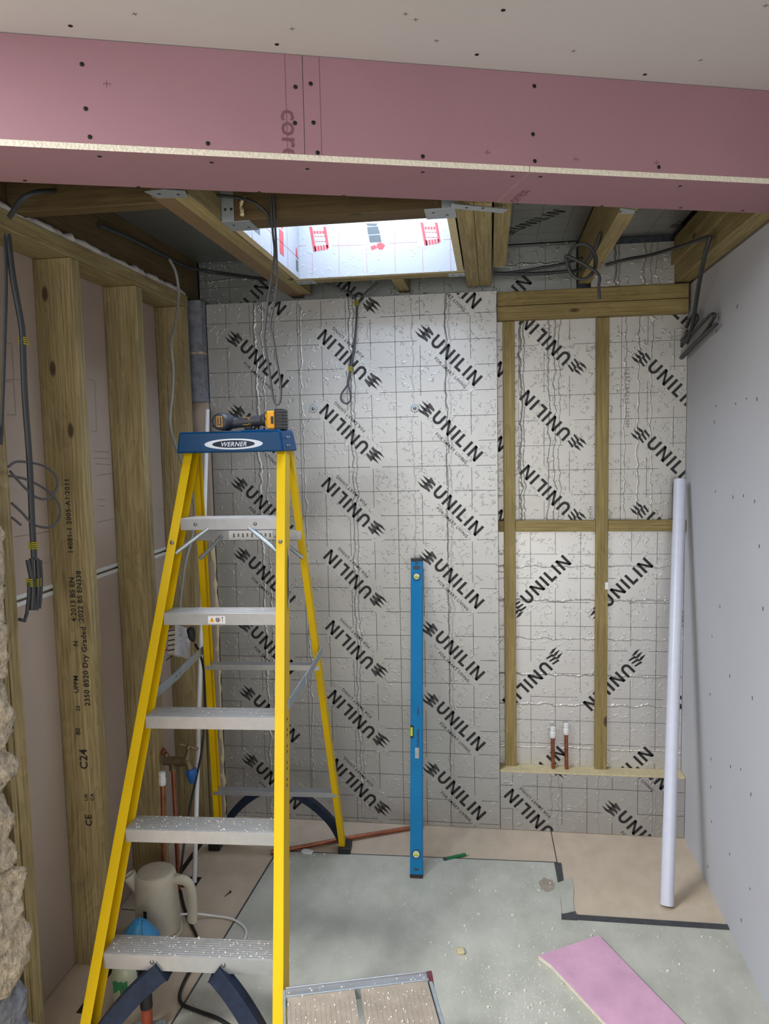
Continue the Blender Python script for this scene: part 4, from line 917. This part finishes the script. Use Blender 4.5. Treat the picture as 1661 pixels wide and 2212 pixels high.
cable('grey_cable', [C2(366, 560), C2(380, 590), C2(386, 640), C2(378, 700), C2(370, 740), C2(374, 800), C2(372, 850), C2(367, 912), C2(378, 960), C2(396, 1010), C2(412, 1060), C2(421, 1110), C2(414, 1165), C2(402, 1210), C2(394, 1260), C2(388, 1320), C2(388, 1360)], .0055, 'cable_lt', 'pair of grey cables snaking down from the left joist to the loose socket', .6)
cable('black_cable', [tuple(on(215, 487, 0, -1.205)), tuple(on(280, 515, 0, -1.205)), tuple(on(350, 550, 0, -1.205)), tuple(on(400, 575, 0, -1.203)), tuple(on(450, 586, 1, 3.10)), tuple(on(520, 596, 1, 3.09)), tuple(on(575, 604, 1, 3.06))], .007, 'cable_dark', 'black cable running along the left joist to the brown rafter')
cable('black_cable', [O(20, 470, 1, 1.70), O(45, 432, 1, 1.72), O(80, 415, 1, 1.75), O(118, 412, 1, 1.842)], .006, 'cable_dark', 'black cable curving through the dark gap at the top left corner')
H = lambda x, y, Y=2.02: tuple(on(x, y, 1, Y))
hang = [H(585, 424), H(589, 500), H(593, 545), H(588, 590), H(580, 640), H(574, 690), H(571, 735), H(580, 790), H(587, 840), H(592, 866), H(600, 874), H(606, 862), H(606, 830), H(598, 780), H(590, 730), H(584, 700), H(592, 660), H(598, 610), H(597, 540), H(593, 470), H(590, 424)]
cable('grey_cable', hang, .0040, 'cable', 'long grey cable hanging in a loop from the rooflight over the driver', .8)
cable('black_cable', [H(450, 421, 2.0), H(500, 425, 2.0), H(545, 436, 2.0), H(575, 460, 2.02), H(587, 490, 2.05)], .0042, 'cable_dark', 'thin black cable crossing behind the shaving at the near rooflight trimmer')
J = lambda x, y, Y=3.045: tuple(on(x, y, 1, Y))
cable('grey_cable', [J(681, 607, 2.95), J(720, 618, 2.98), J(752, 632, 3.02), J(768, 648), J(770, 680), J(768, 720), J(764, 760), J(757, 800), J(751, 830), J(738, 850), J(737, 864), J(748, 872), J(757, 864), J(757, 848), J(752, 826), J(758, 790), J(765, 740), J(770, 690), J(773, 656), J(790, 632, 3.0), J(815, 611, 2.95)], .0036, 'cable', 'grey cable hanging in a narrow loop on the foil, right of the ladder', 1, [J(770, 655), J(757, 797)])
G = lambda x, y, Y=2.98: tuple(on(x, y, 1, Y))
cable('black_cable', [G(1068, 590), G(1120, 592), G(1170, 591), G(1215, 587), (.330, 2.93, 2.235), O(1272, 560, 0, .338), O(1288, 530, 0, .338), O(1297, 503, 0, .338)], .0065, 'cable_dark', 'black cable from the doubled rafters into the single rafter')
cable('black_cable', [G(1068, 592), G(1110, 588), G(1160, 580), G(1215, 570, 2.96), (.335, 2.90, 2.27)], .0055, 'cable_dark', 'upper thinner black cable from the doubled rafters')
lp = []
for k in range(30):
    q = k/29*2*PI*1.85-PI*.6; lp.append(G(1257+(28+k*.15)*math.cos(q), 565+38*math.sin(q), 2.46-.002*k))
cable('black_cable', lp+[G(1290, 590, 2.40), G(1293, 620, 2.40), G(1295, 646, 2.40)], .0048, 'cable_dark', 'coil of black cable hanging on the single rafter with its tail down', n=5)
cable('black_cable', [G(1309, 572, 3.05), G(1355, 560, 3.02), G(1400, 552, 2.95), G(1450, 538, 2.84), O(1500, 522, 0, .655), O(1531, 511, 0, .680), O(1531, 520, 0, .68), O(1524, 545, 0, .68), O(1512, 600, 0, .70), O(1504, 650, 0, .72), O(1494, 710, 0, .735), O(1484, 740, 0, .742)], .0075, 'cable_dark', 'thick black cable crossing the right bay and dropping down the wall corner', .8)
W_ = lambda x, y, X=.742: tuple(on(x, y, 0, X))
cable('black_cable', [W_(1484, 705), W_(1492, 685), W_(1502, 678), W_(1506, 690), W_(1490, 715), W_(1465, 745), W_(1458, 755), W_(1475, 740), W_(1510, 705), W_(1535, 680), W_(1543, 684), W_(1520, 720), W_(1482, 760), W_(1462, 780), W_(1468, 760), W_(1485, 715)], .0065, 'cable_dark', 'zigzag bundle of dark cable tied against the right wall corner', .8, n=7)
cable('black_cable', [W_(1547, 700), W_(1510, 735), W_(1478, 768), W_(1456, 788)], .0085, 'cable_dark', 'straight dark cable end slanting across the zigzag bundle', .7)

# loose socket and plug
sp = np.array(on(386, 1388, 0, -1.13)); sk = empty('double_socket', tuple(sp), rot=(math.radians(-26), math.radians(-12), math.radians(-6))); tag(sk, 'white double socket hanging loose on its cables behind the ladder', 'socket')
b = MB(); b.box(.012, .020, -.045, .045, -.055, .055, 'sockw')
for yy in (-.02, .02):
    for zz, q in ((.02, .006), (-.002, .004)): b.box(.0199, .0205, yy-.002, yy+.002, zz-q/2, zz+q/2, 'charcoal')
b.build('face_plate', sk, bevel=.002)
b = MB(); b.box(-.022, .010, -.036, .036, -.045, .045, 'cream'); 
for k in range(5): b.box(-.0225, .0105, -.037, .037, -.036+k*.018, -.030+k*.018, 'charcoal')
b.build('back_box', sk, bevel=.002)
b = MB(); b.tube(spline([(-.02, -.02, -.02), (-.045, -.03, -.03), (-.06, -.03, -.03)], 4), .0025, 'red_print', 8); plabel(b.build('wire', sk), 'red wire'); b = MB(); b.tube([(-.02, 0, -.04), (-.045, -.01, -.06)], .002, 'black', 8); b.build('wire', sk)
pg = np.array(on(413, 1372, 0, -1.075)); b = MB(); pv = Vector(pg)
b.tube(spline([pv+Vector((-.006, 0, .028)), pv+Vector((.0, 0, .014)), pv+Vector((.003, 0, -.008)), pv+Vector((.009, 0, -.024))], 4), [.010, .014, .017, .018, .018, .018, .0175, .017, .016, .014, .011, .008, .006], 'black', 16, flat=.8)
plg = b.build('plug'); tag(plg, 'black plug pushed into the loose white socket', 'plug')
K = lambda x, y, X=-1.085: tuple(on(x, y, 0, X))
cable('plug_lead', [K(422, 1392), K(432, 1412), K(440, 1450), K(442, 1500), K(441, 1560), K(436, 1620), K(424, 1680), K(412, 1735), K(404, 1780), K(398, 1820), K(392, 1870), K(390, 1905)], .0045, 'black', 'black lead curving down from the plug past the tap')
fl = lambda x, y, z=.008: tuple(on(x, y, 2, z))
cable('power_lead', [fl(390, 1925), fl(398, 1960), fl(412, 1995), fl(424, 2022), fl(432, 2060), fl(415, 2090), fl(398, 2120), fl(388, 2150), fl(395, 2170), fl(430, 2185), fl(470, 2200), fl(510, 2225)], .0055, 'black', 'black rubber lead snaking over the floor under the ladder')
cable('kettle_lead', [fl(380, 1976, .03), fl(420, 1974, .022), fl(460, 1978), fl(498, 1984), fl(522, 1997), fl(532, 2012), fl(528, 2030), fl(515, 2050)], .0035, 'white', 'white lead curving from the kettle across the boards')

# ============================================================ THINGS ON THE FLOOR
kx, ky = -1.108, 2.262; kt = empty('kettle', (kx, ky, 0), math.radians(8)); tag(kt, 'grubby cream electric kettle on the floor behind the bottom tread', 'kettle')
b = MB(); b.lathe([(.060, 0), (.078, 0), (.079, .008), (.079, .02), (.077, .022)], (0, 0, 0), 'cream', 40); b.build('power_base', kt)
b = MB(); b.lathe([(.060, .022), (.073, .024), (.0735, .03), (.071, .10), (.068, .17), (.067, .20), (.065, .210), (.060, .219), (.056, .222)], (0, 0, 0), 'cream', 48)
b.tube([(-.058, 0, .145), (-.074, 0, .185), (-.088, 0, .212)], [.012, .020, .024], 'cream', 18, flat=.9, cap=False); b.build('body', kt)
b = MB(); b.lathe([(.056, .2205), (.0555, .2235), (.052, .2255), (.02, .2265)], (-.002, 0, 0), 'cream_lid', 40); b.build('lid', kt)
b = MB(); b.tube(spline([(.05, -.008, .196), (.085, -.012, .199), (.108, -.015, .190), (.118, -.016, .165), (.121, -.017, .12), (.119, -.017, .065), (.117, -.017, .055)], 6), [.014]*6+[.0145]*30+[.010], 'cream', 16, flat=1.15); hn = b.build('handle', kt)
b = MB(); b.tube([(.074, -.012, .210), (.074, -.012, .2155)], [.011, .009], 'cream_lid', 16); b.build('switch', kt)
b = MB(); b.tube([(-.018, -.0655, .065), (-.018, -.063, .125)], .009, 'black', 12, flat=.8); plabel(b.build('water_window', kt), 'dark water level window')
bp = np.array(on(301, 2000, 1, 2.105)); bg = lumpy(-.064, .064, -.045, .045, 0, .155, (20, 16, 20), .013, 24, 'bluebag', 3)
b = MB(); bx, by = float(bp[0]), 2.105
def bagpt(p):
    x, y, z = p; t = z/.155; r = max(0, 1-max(0, t-.62)/.45); r = r**.7; l = math.hypot(x, y)+1e-6; k = .060/max(l, .060)*r; return (x*(k if l > .060 else r), y*(k if l > .060 else r), z)
bg.v = [tuple(np.array(bagpt(p))+np.array([bx, by, .0])) for p in bg.v]; bag = bg.build('crumpled_bag'); tag(bag, 'crumpled blue plastic bag in front of the kettle', 'bag')
b = MB(); b.tube(spline([(-.004, -.004, .065), (-.002, -.004, .078), (.004, -.006, .092)], 4), [.014, .012, .010, .008, .007, .007, .006, .004, .002], 'white', 8, flat=.5); o = b.build('twisted_neck', bag)
for o2 in (o,): o2.location = (o2.location[0], o2.location[1], o2.location[2]-.0)
b = MB(); e = ell(.011, .016, 20); b.prism([(x+.042, y+.034) for x, y in e], -.050, -.040, 'white', axis='y')
for p in xf(text_polys('VER', .009, .02), .040, .026, -PI/2-.3): b.add([(x+.002, -.0506, z+.008) for x, z in p], [tuple(range(len(p)))], 'navy')
b.build('printed_patch', bag)
# bottle
q = on(275, 2168, 2, 0); bt = empty('cleaner_bottle', (float(q[0])-.005, float(q[1]), 0)); tag(bt, 'pale bottle with green print behind the left knee brace', 'bottle')
b = MB(); b.lathe([(.028, 0), (.036, .004), (.038, .02), (.038, .09), (.034, .108), (.020, .122), (.014, .126), (.014, .135)], (0, 0, 0), 'bottle', 28, 1, .7); 
b.build('bottle_body', bt)
b = MB(); b.lathe([(.016, .135), (.016, .148), (.010, .155)], (0, 0, 0), 'white', 20); b.build('cap', bt)
b = MB()
for k in range(6):
    a = -PI/2-.5+k*.2
    b.box(.0385*math.cos(a)-.004, .0385*math.cos(a)+.003, .0275*math.sin(a)-.0006, .0275*math.sin(a), .05+.006*(k % 3), .085+.003*(k % 2), 'green')
plabel(b.build('label', bt), 'green printing')
# club hammer standing on its head
q = on(318, 2240, 2, 0); hm = empty('club_hammer', (float(q[0]), float(q[1])+.005, 0), .25); tag(hm, 'hammer standing on its head, handle up, red-brown with black grip', 'hammer')
b = MB(); b.box(-.048, .048, -.020, .020, 0, .030, 'steel'); b.build('head', hm, bevel=.005)
b = MB(); b.tube(spline([(0, 0, .02), (0, 0, .06), (0, 0, .10)], 5), [.013, .0135, .014, .0145, .015, .015, .015, .0155, .0155, .016, .016], 'handle_red', 16); b.build('handle', hm)
b = MB(); b.tube([(0, 0, .085), (0, 0, .15), (0, 0, .215), (0, 0, .22)], [.0168, .0168, .016, .012], 'black', 18); plabel(b.build('grip', hm), 'black rubber grip')

# stepping platform
ZP = .25; A = on(617, 2134, 2, ZP); B_ = on(921, 2098, 2, ZP); dv = (B_-A); wd = math.hypot(dv[0], dv[1]); ang = math.atan2(dv[1], dv[0])
pf = empty('work_platform', (float(A[0]), float(A[1]), 0), ang); tag(pf, 'dusty low work platform with a slotted plank top and metal edge, bottom of picture', 'platform')
for (x0, x1) in ((.004, wd*.475), (wd*.515, wd-.004)):
    b = MB(); b.box(x0, x1, -.62, -.032, ZP-.02, ZP-.002, 'plat')
    for k in range(int((x1-x0)/.012)): b.box(x0+.006+k*.012, x0+.0072+k*.012, -.60, -.05-.01*(k % 3), ZP-.0022, ZP-.0012, 'plat')
    b.build('plank', pf, bevel=.001)
b = MB(); b.box(0, wd, -.030, 0, ZP-.03, ZP-.003, 'alu'); b.box(0, wd, -.032, -.028, ZP-.03, ZP+.001, 'steel'); b.box(0, wd, -.003, .001, ZP-.03, ZP+.002, 'alu'); b.build('edge_rail', pf, bevel=.001)
b = MB(); b.box(wd, wd+.010, -.62, .0, ZP-.028, ZP-.004, 'steel'); b.box(-.008, 0, -.62, .0, ZP-.028, ZP-.004, 'steel'); b.build('side_rail', pf, bevel=.002)
b = MB(); b.prism([(-.07, ZP-.03), (.0, ZP-.03), (.0, ZP+.0), (-.01, ZP+.007), (-.022, ZP+.004)], wd+.001, wd+.012, 'maroon', axis='x'); b.build('end_cap', pf, bevel=.002)
for x in (.012, wd-.012):
    for y in (-.02, -.60):
        b = MB(); b.box(x-.010, x+.010, y-.010, y+.010, 0, ZP-.028, 'steel'); b.build('leg', pf, bevel=.001)
b = MB(); b.box(.02, wd-.02, -.22, -.19, ZP-.06, ZP-.022, 'black'); b.build('cross_bar', pf)
random.seed(9); b = MB()
for _ in range(240):
    x, y, q = random.uniform(.005, wd-.01), random.uniform(-.25, -.005), random.uniform(.0005, .0016)
    if wd*.47 < x < wd*.52: continue
    zt = ZP-.002 if y < -.033 else ZP-.003
    b.box(x-q, x+q, y-q, y+q*1.3, zt, zt+q*1.6, 'crumb')
c = b.build('plaster_dust', pf); c['kind'] = 'stuff'; c['label'] = 'plaster crumbs on the platform'

# pink offcut
q1, q2, q3, q4 = [on(*p, 2, .02) for p in ((1163, 2062), (1293, 2018), (1482, 2212), (1305, 2212))]
d1 = (q3-q2)/np.linalg.norm(q3-q2)*.85; d2 = (q4-q1)/np.linalg.norm(q4-q1)*.85
b = MB(); poly = [tuple((q1)[:2]), tuple((q1+d2*.06+np.array([.010, .004, 0]))[:2]), tuple((q1+d2)[:2]), tuple((q2+d1)[:2]), tuple(q2[:2])]
b.prism(poly[::1], .004, .0165, 'gyp', top='pink_offcut'); tag(b.build('plasterboard_offcut', bevel=.0008), 'dusty pink plasterboard offcut lying on the screed at bottom right', 'plasterboard')
# small bits
a, c = Vector(on(960, 1856, 2, .005)), Vector(on(1006, 1846, 2, .005)); pn = empty('carpenter_pencil', tuple(a), rot=frame_to(a, c, (0, 0, 1)).to_euler()); L = (c-a).length
b = MB(); b.box(-.0065, .0065, -.004, .004, 0, L, 'pencil'); b.build('pencil_body', pn, bevel=.0012)
b = MB(); b.tube([(0, 0, L), (0, 0, L+.014)], [.0065, .0012], 'foam', 8); b.build('tip', pn); b = MB(); b.box(-.0067, .0067, -.0042, .0042, -.004, .008, 'charcoal'); b.build('worn_end', pn)
pn.location.z = .0055; tag(pn, 'flat green carpenter pencil on the floor right of the spirit level', 'pencil')
def chip(px, py, sx, sy, h, mat, name, label, cat, rz=0, seed=1, z=.0025):
    p = on(px, py, 2, z); b = lumpy(-sx/2, sx/2, -sy/2, sy/2, 0, h, (6, 6, 3), min(sx, sy)*.12, 60, mat, seed)
    c, s_ = math.cos(rz), math.sin(rz); b.v = [(p[0]+q[0]*c-q[1]*s_, p[1]+q[0]*s_+q[1]*c, z+q[2]) for q in b.v]; tag(b.build(name), label, cat)
chip(664, 1843, .045, .022, .010, 'white', 'plastic_offcut', 'white curved scrap on the floor beside the ladder foot', 'debris', -.2, 2)
chip(995, 2057, .024, .026, .008, 'foam', 'wood_chip', 'cream wood chip alone on the grey screed', 'debris', .2, 3)
p_ = on(1182, 1913, 2, 0); b = MB(); random.seed(4); b.prism([(p_[0]+.030*math.cos(a)*random.uniform(.75, 1.1), p_[1]+.045*math.sin(a)*random.uniform(.75, 1.1)) for a in [i*2*PI/26 for i in range(26)]], .0024, .0034, 'plat'); tag(b.build('mortar_splash'), 'dried brown mortar splash near the black tape', 'stain')
chip(1260, 2040, .010, .008, .004, 'crumb', 'plaster_chip', 'small white chip above the pink offcut corner', 'debris', 0, 5)
a, c = Vector(on(484, 1937, 2, .004)), Vector(on(498, 1926, 2, .004)); e = empty('loose_screw', tuple(a)); tag(e, 'single dark screw lying on the boards right of the kettle', 'screw')
b = MB(); b.tube([(0, 0, 0), tuple((c-a)*.9)], [.0006, .002], 'screw', 10); b.build('shank', e); b = MB(); b.tube([tuple((c-a)*.88), tuple(c-a)], [.002, .0045], 'screw', 12); b.build('head', e)
# wood shaving hanging by the near trimmer; plastic scrap on the stud
b = MB(); b.tube(spline([H(528, 424, 2.02), H(524, 432, 2.01), H(520, 445, 2.02), H(524, 460, 2.01), H(521, 466, 2.02)], 5), [.003, .006, .004, .007, .005]*4+[.003], 'foam', 7, flat=.4); tag(b.build('wood_shaving'), 'curled pale wood shaving hanging at the near rooflight trimmer', 'debris')
p = on(1311, 1265, 1, YS-.012); b = MB(); b.box(p[0]-.008, p[0]+.006, YS-.016, YS-.0105, p[2]-.016, p[2]+.014, 'white'); tag(b.build('cable_clip', bevel=.002), 'small white scrap stuck on the middle recess stud', 'debris')
# scattered plaster crumbs, nobody could count them
random.seed(21); b = MB()
def inoff(x, y):
    c = False; n_ = len(poly)
    for i in range(n_):
        a, b_ = poly[i], poly[i-1]
        if (a[1] > y) != (b_[1] > y) and x < (b_[0]-a[0])*(y-a[1])/(b_[1]-a[1])+a[0]: c = not c
    return c
def inslab(x, y): return (not inoff(x, y)) and x > -.86-(2.8-y)*.05 and x < XR-.01 and y < (2.80 if x < .235 else 2.47) and y > 1.8
cent = [(.02, 2.15, .10), (.10, 2.05, .08), (-.1, 2.5, .35), (.1, 2.65, .2), (.02, 1.98, .12), (-.4, 2.3, .35), (-.5, 2.6, .3), (.45, 2.3, .25), (.3, 2.2, .2)]
n = 0
while n < 1150:
    cx, cy, sd = random.choice(cent); x, y = random.gauss(cx, sd), random.gauss(cy, sd)
    if not inslab(x, y): continue
    q = random.uniform(.0006, .0019) if random.random() < .92 else random.uniform(.002, .0038)
    a = random.uniform(0, PI); c, s_ = math.cos(a)*q, math.sin(a)*q
    b.prism([(x+c, y+s_), (x-s_*1.3, y+c*1.3), (x-c*.9, y-s_*.9), (x+s_, y-c)], .0024, .0024+q*1.2, 'crumb'); n += 1
o = b.build('plaster_crumbs'); tag(o, 'white plaster crumbs scattered over the grey screed', 'debris'); o['kind'] = 'stuff'

# ------------------------------------------------------------ small pieces hang on the part they belong to
def adopt(child, part):
    child.location = child.location-part.location; child.parent = part
def nearest(o, names):
    c = [q for q in o.parent.children if q.name.split('.')[0] in names and q is not o]
    return min(c, key=lambda q: (q.location-o.location).length)
for o in list(COL.objects):
    n, p = o.name.split('.')[0], o.parent
    if p is None: continue
    if p is lad:
        if n in ('plaster_dust', 'warning_sticker'): adopt(o, min([q for q in p.children if q.name.startswith('tread')], key=lambda q: abs(q.location.z-o.location.z)))
        elif n == 'rivet' and o.location.z < 1.5 and abs(o.location.x) < hw(o.location.z)-.01: adopt(o, min([q for q in p.children if q.name.startswith('tread')], key=lambda q: abs(q.location.z-o.location.z)))
        elif n == 'instruction_label': adopt(o, nearest(o, ('rear_rung',)))
        elif n == 'brand_badge' and o.location.z > 1.5: adopt(o, cap)
        elif n in ('brand_badge', 'rating_label'): adopt(o, [q for q in p.children if q.name.startswith('front_rail') and q.location.x > 0][0])
    elif n == 'vial': adopt(o, nearest(o, ('vial_housing',)))
    elif n in ('brand_label', 'vent') and p is dr: adopt(o, body)
    elif n == 'battery_label': adopt(o, nearest(o, ('battery',)))
    elif n == 'grip_line': adopt(o, hdl)
    elif n == 'switch' and p is kt: adopt(o, hn)
for o in COL.objects:
    if o.parent is None and o.get('label') and not o.get('kind'):
        g = {'timber_stud': 'sawn studs of the wall frames', 'rafter': 'roof rafters', 'insulation_board': 'foil-faced insulation boards', 'joist_hanger': 'galvanised joist hangers', 'hanger_strap': 'galvanised joist hangers',
             'insulation_fixing': 'washered fixings in the foil', 'plasterboard_sheet': 'pink bulkhead boards', 'timber_noggin': 'noggins of the recess frame', 'header_timber': 'timbers over the recess', 'wall_joist': 'joists along the walls', 'timber_trimmer': 'roof trimmers',
             'single_cable': 'thin grey cable loops', 'black_cable': 'black cables in the roof space', 'twin_cable': 'dark cables at the left edge', 'grey_cable': 'hanging grey cables', 'timber_batten': 'thin pale battens'}.get(o.name.split('.')[0])
        if g: o['group'] = g
